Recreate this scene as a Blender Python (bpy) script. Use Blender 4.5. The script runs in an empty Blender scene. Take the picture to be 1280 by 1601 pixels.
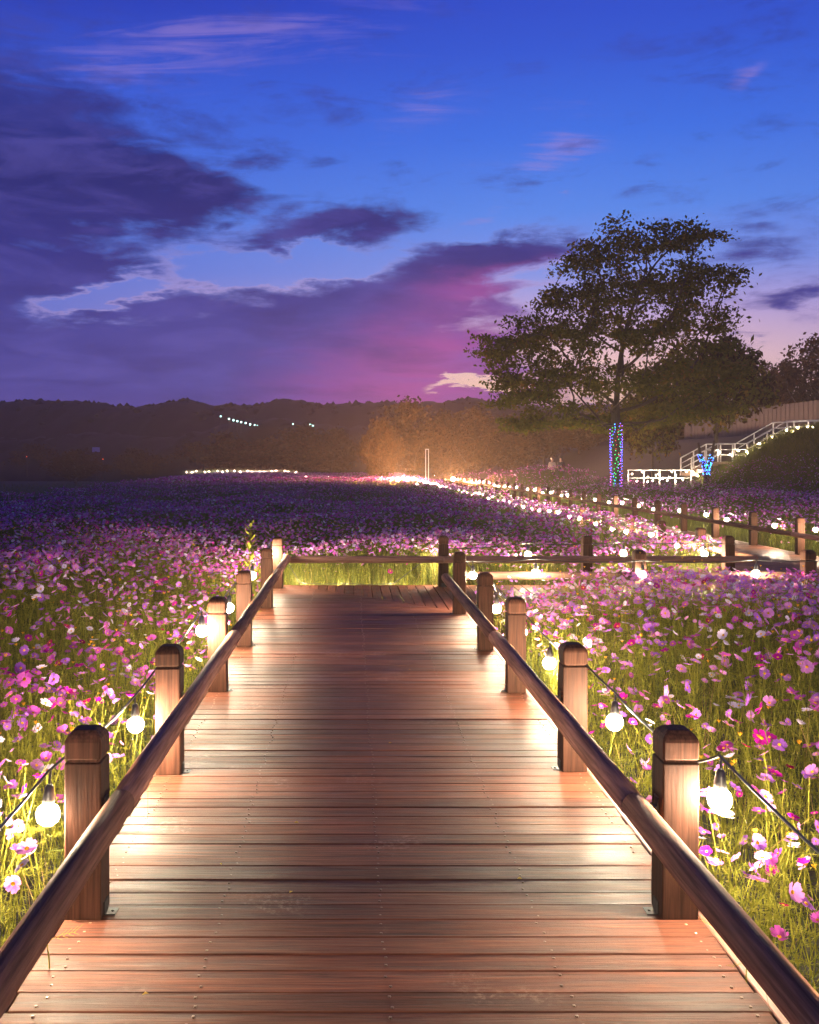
import bpy, bmesh, math, random
import numpy as np
from mathutils import Vector, Matrix, Euler

random.seed(7)
RNG = np.random.default_rng(11)
scene = bpy.context.scene
COL = scene.collection

# ------------------------------------------------------------------ camera
F_PX, CAM_H, VPX, VPY = 1559.0, 1.75, 549.0, 725.0      # read off the photograph (1280 x 1601)
cam_data = bpy.data.cameras.new("camera")
cam = bpy.data.objects.new("camera", cam_data)
COL.objects.link(cam)
cam.location = (0, 0, CAM_H)
cam.rotation_euler = (math.radians(90), 0, 0)
cam_data.sensor_fit = 'VERTICAL'
cam_data.sensor_height = 36.0
cam_data.sensor_width = 36.0
cam_data.lens = F_PX / 1601.0 * 36.0
cam_data.shift_x = (640.0 - VPX) / 1601.0
cam_data.shift_y = -(800.5 - VPY) / 1601.0
cam_data.clip_start = 0.05
cam_data.clip_end = 3000
scene.camera = cam

def lin(r, g, b):
    f = lambda c: (c / 255 / 12.92) if c / 255 <= 0.04045 else ((c / 255 + 0.055) / 1.055) ** 2.4
    return (f(r), f(g), f(b), 1.0)

# ------------------------------------------------------------------ world: dusk sky
world = bpy.data.worlds.new("World")
scene.world = world
world.use_nodes = True
WT = world.node_tree
WT.nodes.clear()

def wnode(kind, **props):
    n = WT.nodes.new(kind)
    for k, v in props.items():
        setattr(n, k, v)
    return n

def wset(sock, v):
    if hasattr(v, "is_output"):
        WT.links.new(v, sock)
    else:
        sock.default_value = v

def wm(op, a, b=None, c=None, clamp=False):
    n = wnode("ShaderNodeMath", operation=op, use_clamp=clamp)
    for i, v in enumerate((a, b, c)):
        if v is not None:
            wset(n.inputs[i], v)
    return n.outputs[0]

def wstep(x, a, b, lo=0.0, hi=1.0):
    n = wnode("ShaderNodeMapRange", interpolation_type='SMOOTHSTEP')
    wset(n.inputs[0], x)
    for i, v in enumerate((a, b, lo, hi)):
        n.inputs[i + 1].default_value = v
    return n.outputs[0]

def wramp(x, stops):
    n = wnode("ShaderNodeValToRGB")
    wset(n.inputs[0], x)
    cr = n.color_ramp
    cr.elements[0].position, cr.elements[0].color = stops[0]
    cr.elements[1].position, cr.elements[1].color = stops[-1]
    for p, c in stops[1:-1]:
        e = cr.elements.new(p)
        e.color = c
    return n.outputs[0]

def wmix(f, a, b, mode='MIX'):
    n = wnode("ShaderNodeMix", data_type='RGBA', blend_type=mode)
    wset(n.inputs[0], f); wset(n.inputs[6], a); wset(n.inputs[7], b)
    return n.outputs[2]

def wcomb(x, y, z):
    n = wnode("ShaderNodeCombineXYZ")
    for i, v in enumerate((x, y, z)):
        wset(n.inputs[i], v)
    return n.outputs[0]

def wnoise(v, scale, detail=6, rough=0.6, dist=0.0):
    n = wnode("ShaderNodeTexNoise")
    wset(n.inputs["Vector"], v)
    n.inputs["Scale"].default_value = scale
    n.inputs["Detail"].default_value = detail
    n.inputs["Roughness"].default_value = rough
    n.inputs["Distortion"].default_value = dist
    return n.outputs[0]

tc = wnode("ShaderNodeTexCoord")
sep = wnode("ShaderNodeSeparateXYZ")
WT.links.new(tc.outputs["Generated"], sep.inputs[0])
SX, SY, SZ = sep.outputs
hyp = wm('SQRT', wm('ADD', wm('MULTIPLY', SX, SX), wm('MULTIPLY', SY, SY)))
AZ = wm('ARCTAN2', SX, SY)                      # compass bearing, 0 = along the boardwalk
EL = wm('ARCTAN2', SZ, hyp)                     # height above the horizon
# cloud deck: the noise lies on a level sheet overhead, so it thins into streaks towards the horizon
den = wm('ADD', wm('MAXIMUM', SZ, 0.0), 0.13)
deck = wcomb(wm('DIVIDE', SX, den), wm('DIVIDE', SY, den), 0.0)
n_big = wnoise(deck, 1.9, 9, 0.60, 0.35)
n_fine = wnoise(deck, 6.0, 8, 0.62, 0.6)
cir = wnode("ShaderNodeMapping")
WT.links.new(deck, cir.inputs[0])
cir.inputs["Rotation"].default_value = (0, 0, 0.35)
cir.inputs["Scale"].default_value = (1.3, 7.5, 1)
n_cir = wnoise(cir.outputs[0], 2.0, 10, 0.66, 1.2)
DIRP = wcomb(AZ, wm('MULTIPLY', EL, 2.4), 0.0)
stv = wnode("ShaderNodeMapping")
WT.links.new(wcomb(AZ, EL, 0.0), stv.inputs[0])
stv.inputs["Rotation"].default_value = (0, 0, -0.10)
stv.inputs["Scale"].default_value = (5.0, 22.0, 1)
n_str = wnoise(stv.outputs[0], 1.5, 9, 0.62, 0.9)
n_puff = wnoise(DIRP, 26.0, 7, 0.62, 0.3)
warp_a = wm('MULTIPLY', wm('SUBTRACT', wnoise(deck, 1.3, 5, 0.6), 0.5), 0.10)
warp_b = wm('MULTIPLY', wm('SUBTRACT', wnoise(deck, 3.1, 6, 0.6), 0.5), 0.06)
DIRV = wcomb(wm('ADD', AZ, warp_a), wm('ADD', EL, warp_b), 0.0)
DIRN = wcomb(AZ, EL, 0.0)

def bearing(px, py):
    a = math.atan((px - VPX) / F_PX)
    return a, math.atan((VPY - py) / F_PX * math.cos(a))

def bank(px, py, rx, ry, rot, w, v=None):
    """a soft elliptical bank of cloud (or a break, w < 0) at a compass bearing"""
    a, e = bearing(px, py)
    m = wnode("ShaderNodeMapping", vector_type='TEXTURE')
    WT.links.new(v or DIRV, m.inputs[0])
    m.inputs["Location"].default_value = (a, e, 0)
    m.inputs["Rotation"].default_value = (0, 0, math.radians(rot))
    m.inputs["Scale"].default_value = (rx / F_PX, ry / F_PX, 1)
    ln = wnode("ShaderNodeVectorMath", operation='LENGTH')
    WT.links.new(m.outputs[0], ln.inputs[0])
    return wstep(ln.outputs["Value"], 0.0, 1.0, w, 0.0)

def total(banks, v=None):
    s = 0.0
    for b in banks:
        s = wm('ADD', s, bank(*b, v))
    return s

elf = wm('DIVIDE', wm('MAXIMUM', EL, 0.0), math.radians(60), clamp=True)
E = lambda py: bearing(549, py)[1] / math.radians(60)
clear = wramp(elf, [
    (0.0, lin(252, 208, 160)), (E(620), lin(250, 206, 178)), (E(565), lin(236, 194, 196)), (E(500), lin(190, 166, 212)), (E(430), lin(122, 146, 226)),
    (E(340), lin(84, 134, 229)), (E(220), lin(58, 110, 222)), (E(90), lin(47, 86, 205)), (E(0), lin(42, 74, 196)), (0.7, lin(28, 48, 140)), (1.0, lin(20, 34, 104))])
# away from the afterglow (which sits at about +6 degrees) the low sky is violet, then blue
glow = wstep(wm('ABSOLUTE', wm('SUBTRACT', AZ, 0.22)), 0.0, 0.62, 1.0, 0.0)
cool = wramp(elf, [
    (0.0, lin(96, 90, 170)), (E(520), lin(96, 112, 200)), (E(340), lin(72, 112, 214)), (E(150), lin(50, 86, 204)), (E(0), lin(33, 54, 172)), (0.7, lin(28, 48, 140)), (1.0, lin(20, 34, 104))])
base = wmix(glow, cool, clear)
cloud_col = wramp(elf, [
    (0.0, lin(92, 72, 154)), (E(600), lin(76, 72, 154)), (E(500), lin(62, 64, 148)), (E(400), lin(44, 48, 130)), (E(280), lin(30, 38, 112)), (E(120), lin(44, 58, 150)), (1.0, lin(28, 38, 104))])
rose = total([(680, 605, 360, 130, 0, 0.85), (820, 432, 240, 40, 8, 0.6), (730, 500, 230, 100, 0, 0.35)])
cloud_col = wmix(wm('MINIMUM', rose, 0.8), cloud_col, lin(176, 78, 160))
lowlight = wm('MULTIPLY', wm('MULTIPLY', wstep(n_str, 0.42, 0.66), wstep(n_big, 0.35, 0.65, 1.0, 0.25)), 0.36)
cloud_col = wmix(wm('MULTIPLY', wstep(n_big, 0.45, 0.75), 0.45), cloud_col, lin(40, 36, 104))
cloud_col = wmix(lowlight, cloud_col, lin(98, 92, 182))
cover = total([
    (20, 260, 380, 230, -8, 1.25), (210, 290, 220, 80, -14, 0.7), (330, 300, 150, 40, -8, 0.75),
    (60, 420, 260, 60, 0, 0.55),
    (300, 560, 700, 170, 0, 1.35), (560, 520, 340, 130, 6, 0.75), (400, 650, 760, 110, 0, 1.7), (-500, 640, 900, 130, 0, 1.0), (690, 440, 200, 80, 6, 0.5), (-300, 480, 500, 260, 0, 1.0),
    (535, 362, 230, 50, 9, 1.15), (770, 395, 200, 44, 5, 0.95), (640, 480, 230, 70, 0, 0.4),
    (690, 560, 260, 66, 0, 0.45),
    (145, 462, 190, 38, 14, -1.5), (455, 418, 190, 34, 3, -1.5), (330, 405, 90, 26, 0, -0.4), (60, 515, 120, 26, 0, -0.45),
    (460, 512, 70, 10, -8, -0.7), (700, 500, 80, 24, 0, -0.45), (735, 602, 105, 14, 5, -2.4), (620, 635, 70, 6, 0, -0.5), (640, 560, 120, 10, 0, -0.4),
    (1185, 390, 95, 34, 0, 0.55), (1265, 458, 90, 20, 6, 0.6), (1210, 352, 50, 14, 4, 0.35), (1175, 534, 60, 10, 0, 0.3),
    (390, 240, 80, 26, 8, 0.42), (505, 252, 60, 22, 10, 0.38), (365, 355, 40, 12, 8, 0.4),
])
dens = wm('ADD', cover, wm('MULTIPLY', wm('SUBTRACT', n_big, 0.5), 1.25))
dens = wm('ADD', dens, wm('MULTIPLY', wm('SUBTRACT', n_fine, 0.5), 1.0))
dens = wm('ADD', dens, wm('MULTIPLY', wm('SUBTRACT', n_str, 0.5), 1.5))
dens = wm('ADD', dens, wm('MULTIPLY', wm('SUBTRACT', n_puff, 0.5), 0.65))
mask = wm('POWER', wstep(dens, 0.02, 0.85), 0.9)
wisps = total([
    (230, 90, 420, 90, 8, 0.85), (570, 60, 260, 110, 0, 0.55), (860, 250, 130, 46, 14, 1.0), (740, 265, 60, 26, 8, 0.7), (745, 340, 110, 20, 12, 0.95),
    (1165, 118, 70, 26, 24, 0.95), (900, 172, 140, 26, 0, 0.6), (870, 320, 34, 8, 0, 0.9), (705, 145, 150, 40, 6, 0.5), (650, 190, 150, 60, 6, 0.55), (300, 40, 300, 50, 0, 0.4)])
wmask = wm('MULTIPLY', wstep(wm('ADD', wm('MULTIPLY', wisps, 0.26), wm('ADD', wm('MULTIPLY', n_cir, 0.95), wm('MULTIPLY', n_fine, 0.30))), 0.72, 1.0), wm('MINIMUM', wisps, 1.0))
sky_c = wmix(wm('MULTIPLY', wmask, 0.48), base, lin(158, 132, 202))
sky_c = wmix(mask, sky_c, cloud_col)
# bright broken rims where the thin edge of the deck lets the low western light through
rim = wm('MULTIPLY', wm('MULTIPLY', wstep(dens, 0.0, 0.22), wstep(dens, 0.22, 0.5, 1.0, 0.0)), wm('MINIMUM', total([(145, 470, 330, 90, 10, 0.7), (470, 450, 330, 110, 0, 0.6), (745, 600, 220, 60, 0, 0.9), (820, 430, 220, 90, 0, 0.5)]), 0.8))
sky_c = wmix(wm('MULTIPLY', rim, 0.40), sky_c, lin(214, 178, 214))
below = wstep(EL, -0.06, -0.005, 1.0, 0.0)
sky_c = wmix(below, sky_c, lin(30, 28, 44))
bg = wnode("ShaderNodeBackground")
WT.links.new(sky_c, bg.inputs[0])
bg.inputs[1].default_value = 1.08
wo = wnode("ShaderNodeOutputWorld")
WT.links.new(bg.outputs[0], wo.inputs[0])

# the sun has just set: only its last rose light along the horizon
sun_data = bpy.data.lights.new("sun", 'SUN')
sun_data.energy = 0.04
sun_data.angle = math.radians(12)
sun_data.color = (1.0, 0.62, 0.55)
sun = bpy.data.objects.new("sun", sun_data)
COL.objects.link(sun)
sun.rotation_euler = Vector((-0.11, -1.0, -0.05)).to_track_quat('-Z', 'Y').to_euler()

vs = scene.view_settings
vs.view_transform = 'Standard'
vs.look = 'None'
vs.exposure = 0.0
vs.gamma = 1.0
vs.use_curve_mapping = False
scene.cycles.use_denoising = True
scene.cycles.use_light_tree = True
scene.cycles.max_bounces = 6
scene.cycles.volume_bounces = 1
scene.cycles.sample_clamp_indirect = 6.0

# ------------------------------------------------------------------ helpers
class MB:
    """collects shapes, then links them as one mesh object"""
    def __init__(self):
        self.v, self.f, self.m, self.s = [], [], [], []
    def add(self, vs, fs, mi=0, smooth=False):
        o = len(self.v)
        self.v += [tuple(p) for p in vs]
        for q in fs:
            self.f.append(tuple(i + o for i in q)); self.m.append(mi); self.s.append(smooth)
    def box(self, c, h, mi=0, rz=0.0, mat=None):
        vs = [(x * h[0], y * h[1], z * h[2]) for z in (-1, 1) for y in (-1, 1) for x in (-1, 1)]
        M = Matrix.Translation(c) @ (mat or Matrix.Rotation(rz, 4, 'Z'))
        self.add([M @ Vector(p) for p in vs], [(0, 2, 3, 1), (4, 5, 7, 6), (0, 1, 5, 4), (2, 6, 7, 3), (0, 4, 6, 2), (1, 3, 7, 5)], mi)
    def stack(self, rings, mi=0, smooth=False, cap=True):
        n = len(rings[0]); vs = [p for r in rings for p in r]; fs = []
        for k in range(len(rings) - 1):
            for i in range(n):
                j = (i + 1) % n
                fs.append((k * n + i, k * n + j, (k + 1) * n + j, (k + 1) * n + i))
        if cap:
            fs.append(tuple(reversed(range(n)))); fs.append(tuple(range((len(rings) - 1) * n, len(rings) * n)))
        self.add(vs, fs, mi, smooth)
    def lathe(self, prof, c=(0, 0, 0), n=12, mi=0, smooth=True, cap=True):
        self.stack([[(c[0] + r * math.cos(2 * math.pi * i / n), c[1] + r * math.sin(2 * math.pi * i / n), c[2] + z) for i in range(n)] for r, z in prof], mi, smooth, cap)
    def tube(self, pts, r, n=6, mi=0, smooth=True, cap=True):
        pts = [Vector(p) for p in pts]; rings = []
        rs = r if isinstance(r, (list, tuple)) else [r] * len(pts)
        prev = None
        for i, p in enumerate(pts):
            d = (pts[min(i + 1, len(pts) - 1)] - pts[max(i - 1, 0)]).normalized()
            if prev is None:
                a = Vector((0, 0, 1)) if abs(d.z) < 0.9 else Vector((1, 0, 0))
                u = d.cross(a).normalized()
            else:
                u = (prev - d * prev.dot(d)).normalized()
            prev = u; w = d.cross(u)
            rings.append([p + (u * math.cos(2 * math.pi * k / n) + w * math.sin(2 * math.pi * k / n)) * rs[i] for k in range(n)])
        self.stack(rings, mi, smooth, cap)
    def mesh(self, name):
        me = bpy.data.meshes.new(name)
        me.from_pydata(self.v, [], self.f)
        me.polygons.foreach_set("material_index", self.m)
        me.polygons.foreach_set("use_smooth", self.s)
        me.update()
        return me
    def build(self, name, mats, parent=None, loc=None):
        return link(name, self.mesh(name), mats, parent, loc)

def link(name, me, mats=None, parent=None, loc=None):
    if mats is not None and len(me.materials) == 0:
        for m in (mats if isinstance(mats, (list, tuple)) else [mats]):
            me.materials.append(m)
    o = bpy.data.objects.new(name, me)
    COL.objects.link(o)
    if parent is not None: o.parent = parent
    if loc is not None: o.location = loc
    return o

def tag(o, label=None, cat=None, group=None, kind=None):
    for k, v in (("label", label), ("category", cat), ("group", group), ("kind", kind)):
        if v: o[k] = v
    return o

def empty(name, loc=(0, 0, 0), label=None, cat=None, group=None, rz=0.0):
    o = bpy.data.objects.new(name, None); COL.objects.link(o)
    o.empty_display_size = 0.1
    o.location = loc; o.rotation_euler = (0, 0, rz)
    return tag(o, label, cat, group)

def bevel_box(hx, hy, hz, b, segs=1, top_only=False):
    bm = bmesh.new()
    bmesh.ops.create_cube(bm, size=2.0)
    for v in bm.verts: v.co = Vector((v.co.x * hx, v.co.y * hy, v.co.z * hz))
    ed = [e for e in bm.edges if (not top_only) or all(v.co.z > 0 for v in e.verts)]
    bmesh.ops.bevel(bm, geom=ed, offset=b, segments=segs, affect='EDGES', profile=0.5)
    return bm

def bm_mesh(bm, name):
    me = bpy.data.meshes.new(name); bm.to_mesh(me); bm.free(); return me

def raw_mesh(name, verts, faces_flat, per_face, mat_idx=None, smooth=False):
    """a mesh from numpy arrays; per_face = 3 or 4 corners each"""
    me = bpy.data.meshes.new(name)
    nv, nf = len(verts), len(faces_flat) // per_face
    me.vertices.add(nv); me.vertices.foreach_set("co", np.ascontiguousarray(verts, dtype=np.float32).ravel())
    me.loops.add(nf * per_face); me.loops.foreach_set("vertex_index", np.ascontiguousarray(faces_flat, dtype=np.int32))
    me.polygons.add(nf)
    me.polygons.foreach_set("loop_start", np.arange(0, nf * per_face, per_face, dtype=np.int32))
    me.polygons.foreach_set("loop_total", np.full(nf, per_face, dtype=np.int32))
    if mat_idx is not None: me.polygons.foreach_set("material_index", np.ascontiguousarray(mat_idx, dtype=np.int32))
    me.polygons.foreach_set("use_smooth", np.full(nf, smooth, dtype=bool))
    me.update(calc_edges=True)
    return me

# ------------------------------------------------------------------ materials
def new_mat(name):
    m = bpy.data.materials.new(name); m.use_nodes = True
    return m, m.node_tree, m.node_tree.nodes["Principled BSDF"]

def rgb(c): return (c[0], c[1], c[2], 1.0)

def flat(name, c, rough=0.6, metal=0.0, noise=0.0, nscale=8.0, bump=0.0):
    m, t, p = new_mat(name)
    p.inputs["Base Color"].default_value = rgb(c)
    p.inputs["Roughness"].default_value = rough
    p.inputs["Metallic"].default_value = metal
    if noise or bump:
        tcn = t.nodes.new("ShaderNodeTexCoord")
        nz = t.nodes.new("ShaderNodeTexNoise"); nz.inputs["Scale"].default_value = nscale; nz.inputs["Detail"].default_value = 6
        t.links.new(tcn.outputs["Object"], nz.inputs["Vector"])
        if noise:
            mr = t.nodes.new("ShaderNodeMapRange"); mr.inputs[3].default_value = 1 - noise; mr.inputs[4].default_value = 1 + noise
            mr.inputs[1].default_value = 0.3; mr.inputs[2].default_value = 0.7
            t.links.new(nz.outputs[0], mr.inputs[0])
            mx = t.nodes.new("ShaderNodeVectorMath"); mx.operation = 'SCALE'; mx.inputs[0].default_value = c[:3]
            t.links.new(mr.outputs[0], mx.inputs["Scale"]); t.links.new(mx.outputs[0], p.inputs["Base Color"])
        if bump:
            b = t.nodes.new("ShaderNodeBump"); b.inputs["Strength"].default_value = bump; b.inputs["Distance"].default_value = 0.02
            t.links.new(nz.outputs[0], b.inputs["Height"]); t.links.new(b.outputs[0], p.inputs["Normal"])
    return m

def wood(name, dark, light, axis, rough_lo, rough_hi, wear=0.0, wear_col=(0.5, 0.42, 0.38), grain=1.0, spec=0.5, bump=0.35):
    """planed timber: streaky grain along an axis, per-piece shade, blotchy gloss, scuffs where feet wore the paint"""
    m, t, p = new_mat(name)
    N, L = t.nodes.new, t.links.new
    tcn = N("ShaderNodeTexCoord"); oi = N("ShaderNodeObjectInfo")
    off = N("ShaderNodeVectorMath"); off.operation = 'SCALE'; off.inputs[0].default_value = (37.0, 91.0, 53.0); L(oi.outputs["Random"], off.inputs["Scale"])
    add = N("ShaderNodeVectorMath"); add.operation = 'ADD'; L(tcn.outputs["Object"], add.inputs[0]); L(off.outputs[0], add.inputs[1])
    mp = N("ShaderNodeMapping"); L(add.outputs[0], mp.inputs[0])
    sc = [14.0, 14.0, 14.0]; sc[axis] = 0.9
    mp.inputs["Scale"].default_value = sc
    n1 = N("ShaderNodeTexNoise"); n1.inputs["Scale"].default_value = 2.2 * grain; n1.inputs["Detail"].default_value = 9; n1.inputs["Roughness"].default_value = 0.65; n1.inputs["Distortion"].default_value = 0.4
    L(mp.outputs[0], n1.inputs["Vector"])
    n2 = N("ShaderNodeTexNoise"); n2.inputs["Scale"].default_value = 2.3; n2.inputs["Detail"].default_value = 7; n2.inputs["Roughness"].default_value = 0.6
    L(add.outputs[0], n2.inputs["Vector"])
    cr = N("ShaderNodeValToRGB"); cr.color_ramp.elements[0].position = 0.30; cr.color_ramp.elements[0].color = rgb(dark)
    cr.color_ramp.elements[1].position = 0.72; cr.color_ramp.elements[1].color = rgb(light)
    L(n1.outputs[0], cr.inputs[0])
    mr = N("ShaderNodeMapRange"); mr.inputs[3].default_value = 0.62; mr.inputs[4].default_value = 1.34
    L(oi.outputs["Random"], mr.inputs[0])
    mu = N("ShaderNodeVectorMath"); mu.operation = 'SCALE'; L(cr.outputs[0], mu.inputs[0]); L(mr.outputs[0], mu.inputs["Scale"])
    col = mu.outputs[0]
    mp2 = N("ShaderNodeMapping"); L(add.outputs[0], mp2.inputs[0]); s2 = [90.0, 90.0, 90.0]; s2[axis] = 2.5; mp2.inputs["Scale"].default_value = s2
    n5 = N("ShaderNodeTexNoise"); n5.inputs["Scale"].default_value = 1.0; n5.inputs["Detail"].default_value = 4; L(mp2.outputs[0], n5.inputs["Vector"])
    m5 = N("ShaderNodeMapRange"); m5.inputs[1].default_value = 0.32; m5.inputs[2].default_value = 0.60; m5.inputs[3].default_value = 0.55; m5.inputs[4].default_value = 1.12; L(n5.outputs[0], m5.inputs[0])
    mu5 = N("ShaderNodeVectorMath"); mu5.operation = 'SCALE'; L(col, mu5.inputs[0]); L(m5.outputs[0], mu5.inputs["Scale"]); col = mu5.outputs[0]
    if wear:
        n3 = N("ShaderNodeTexNoise"); n3.inputs["Scale"].default_value = 1.7; n3.inputs["Detail"].default_value = 3; n3.inputs["Roughness"].default_value = 0.5
        gm = N("ShaderNodeNewGeometry"); L(gm.outputs["Position"], n3.inputs["Vector"])
        n4 = N("ShaderNodeTexNoise"); n4.inputs["Scale"].default_value = 34.0; n4.inputs["Detail"].default_value = 5; n4.inputs["Roughness"].default_value = 0.7
        L(gm.outputs["Position"], n4.inputs["Vector"])
        a1 = N("ShaderNodeMapRange"); a1.interpolation_type = 'SMOOTHSTEP'; a1.inputs[1].default_value = 0.60; a1.inputs[2].default_value = 0.70; L(n3.outputs[0], a1.inputs[0])
        a2 = N("ShaderNodeMapRange"); a2.interpolation_type = 'SMOOTHSTEP'; a2.inputs[1].default_value = 0.46; a2.inputs[2].default_value = 0.66; L(n4.outputs[0], a2.inputs[0])
        a3 = N("ShaderNodeMath"); a3.operation = 'MULTIPLY'; L(a1.outputs[0], a3.inputs[0]); L(a2.outputs[0], a3.inputs[1])
        a4 = N("ShaderNodeMath"); a4.operation = 'MULTIPLY'; a4.inputs[1].default_value = wear; L(a3.outputs[0], a4.inputs[0])
        mx = N("ShaderNodeMix"); mx.data_type = 'RGBA'; L(a4.outputs[0], mx.inputs[0]); L(col, mx.inputs[6]); mx.inputs[7].default_value = rgb(wear_col)
        col = mx.outputs[2]
    L(col, p.inputs["Base Color"])
    rr = N("ShaderNodeMapRange"); rr.inputs[1].default_value = 0.32; rr.inputs[2].default_value = 0.68; rr.inputs[3].default_value = rough_lo; rr.inputs[4].default_value = rough_hi
    rmix = N("ShaderNodeMath"); rmix.operation = 'MULTIPLY_ADD'; rmix.inputs[1].default_value = 0.55
    rm2 = N("ShaderNodeMath"); rm2.operation = 'MULTIPLY'; rm2.inputs[1].default_value = 0.45; L(n2.outputs[0], rm2.inputs[0])
    L(n1.outputs[0], rmix.inputs[0]); L(rm2.outputs[0], rmix.inputs[2]); L(rmix.outputs[0], rr.inputs[0]); L(rr.outputs[0], p.inputs["Roughness"])
    p.inputs["Specular IOR Level"].default_value = spec
    b = N("ShaderNodeBump"); b.inputs["Strength"].default_value = bump; b.inputs["Distance"].default_value = 0.006
    ad = N("ShaderNodeMath"); ad.operation = 'MULTIPLY_ADD'; ad.inputs[1].default_value = 0.8; L(n1.outputs[0], ad.inputs[0]); L(n2.outputs[0], ad.inputs[2])
    L(ad.outputs[0], b.inputs["Height"]); L(b.outputs[0], p.inputs["Normal"])
    return m

def leafy(name, c, trans=0.4, rough=0.55):
    """thin petals, leaves and blades: some of the light comes through"""
    m = bpy.data.materials.new(name); m.use_nodes = True
    t = m.node_tree; t.nodes.clear(); N, L = t.nodes.new, t.links.new
    d = N("ShaderNodeBsdfDiffuse"); tr = N("ShaderNodeBsdfTranslucent"); mx = N("ShaderNodeMixShader"); o = N("ShaderNodeOutputMaterial")
    d.inputs[0].default_value = rgb(c); tr.inputs[0].default_value = rgb(tuple(min(1.0, x * 1.1) for x in c[:3]))
    mx.inputs[0].default_value = trans
    L(d.outputs[0], mx.inputs[1]); L(tr.outputs[0], mx.inputs[2]); L(mx.outputs[0], o.inputs[0])
    return m

def glow_mat(name, c, s):
    m = bpy.data.materials.new(name); m.use_nodes = True
    t = m.node_tree; t.nodes.clear()
    e = t.nodes.new("ShaderNodeEmission"); o = t.nodes.new("ShaderNodeOutputMaterial")
    e.inputs[0].default_value = rgb(c); e.inputs[1].default_value = s
    t.links.new(e.outputs[0], o.inputs[0])
    return m

M_PLANK = wood("deck_timber", (0.026, 0.009, 0.0055), (0.150, 0.050, 0.027), 0, 0.42, 0.74, wear=0.35, wear_col=(0.30, 0.20, 0.16), spec=0.12, bump=0.8)
M_PLANK_Y = wood("deck_timber_lengthwise", (0.026, 0.009, 0.0055), (0.150, 0.050, 0.027), 1, 0.42, 0.74, wear=0.35, wear_col=(0.30, 0.20, 0.16), spec=0.12, bump=0.8)
M_TRIM = wood("edge_timber", (0.10, 0.045, 0.03), (0.24, 0.115, 0.08), 1, 0.35, 0.6)
M_POST = wood("post_timber", (0.028, 0.011, 0.007), (0.080, 0.033, 0.020), 2, 0.6, 0.85, grain=1.5, spec=0.12)
M_RAIL = wood("rail_timber", (0.20, 0.090, 0.054), (0.36, 0.180, 0.118), 1, 0.72, 0.95, grain=1.5, spec=0.05, bump=0.6)
M_RAIL_X = wood("rail_timber_across", (0.10, 0.05, 0.036), (0.20, 0.105, 0.078), 0, 0.52, 0.75, grain=1.5, spec=0.18)
M_STEEL = flat("dark_steel", (0.014, 0.012, 0.011), 0.6, 0.0)
M_SCREW = flat("screw_steel", (0.16, 0.11, 0.085), 0.35, 0.8)
M_CABLE = flat("black_cable", (0.012, 0.012, 0.013), 0.4)
M_SOCKET = flat("lamp_socket", (0.02, 0.02, 0.022), 0.35)
BULB_S = 1800.0
M_BULB = glow_mat("lit_bulb", (1.0, 0.78, 0.52), BULB_S)
M_BULB_FAR = glow_mat("lit_bulb_small", (1.0, 0.78, 0.52), BULB_S)
M_WHITE = flat("white_paint", (0.72, 0.72, 0.72), 0.45)
M_SOIL = flat("soil", (0.020, 0.018, 0.010), 0.9, noise=0.4, nscale=3.0)
M_GRASS = leafy("grass_blade", (0.110, 0.115, 0.030), 0.3)
M_STEM = leafy("cosmos_stem", (0.20, 0.200, 0.028), 0.35)
M_STEM_D = leafy("cosmos_leaf", (0.060, 0.076, 0.018), 0.4)
M_DRY = leafy("dry_stalk", (0.24, 0.165, 0.06), 0.2)
PETAL = {
    "pale pink": leafy("petal_pale_pink", (0.50, 0.19, 0.50), 0.42),
    "pink": leafy("petal_pink", (0.42, 0.075, 0.37), 0.42),
    "lilac": leafy("petal_lilac", (0.33, 0.11, 0.50), 0.42),
    "magenta": leafy("petal_magenta", (0.38, 0.010, 0.25), 0.40),
    "white": leafy("petal_white", (0.60, 0.52, 0.68), 0.42),
    "crimson": leafy("petal_crimson", (0.26, 0.008, 0.07), 0.35),
}
PCOL = list(PETAL)
PWEIGHT = [0.27, 0.30, 0.22, 0.10, 0.09, 0.02]
M_DISC = leafy("cosmos_disc", (0.75, 0.36, 0.02), 0.1)

# ------------------------------------------------------------------ ground, hills, pond
def sst(a, b, x):
    t = np.clip((np.asarray(x, float) - a) / (b - a), 0, 1)
    return t * t * (3 - 2 * t)

def ground_z(x, y):
    x = np.asarray(x, float); y = np.asarray(y, float)
    z = -0.35 + 3.75 * sst(14.5, 23.0, x) * sst(22, 46, y)
    z = z + 0.8 * sst(46, 60, y) * sst(9.6, 12, x) * (1 - sst(14.5, 20, x))
    z = z - 0.45 * sst(-13, -20, x) * sst(14, 26, y) * (1 - sst(100, 130, y))
    return z

gx = np.concatenate([np.arange(-420, -60, 30.0), np.arange(-60, -30, 5.0), np.arange(-30, 40, 1.25), np.arange(40, 60, 5.0), np.arange(60, 421, 30.0)])
gy = np.concatenate([np.arange(-120, -10, 20.0), np.arange(-10, 20, 5.0), np.arange(20, 64, 1.5), np.arange(64, 120, 6.0), np.arange(120, 421, 30.0)])
GX, GY = np.meshgrid(gx, gy)
gv = np.stack([GX.ravel(), GY.ravel(), ground_z(GX, GY).ravel()], 1)
nx = len(gx)
ii, jj = np.meshgrid(np.arange(len(gy) - 1), np.arange(nx - 1), indexing='ij')
a = (ii * nx + jj).ravel()
gf = np.stack([a, a + 1, a + nx + 1, a + nx], 1).ravel()
ground = link("ground", raw_mesh("ground", gv, gf, 4, smooth=True), M_SOIL)
tag(ground, kind="structure")
# earth and turf: mottled
_t = M_SOIL.node_tree

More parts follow.
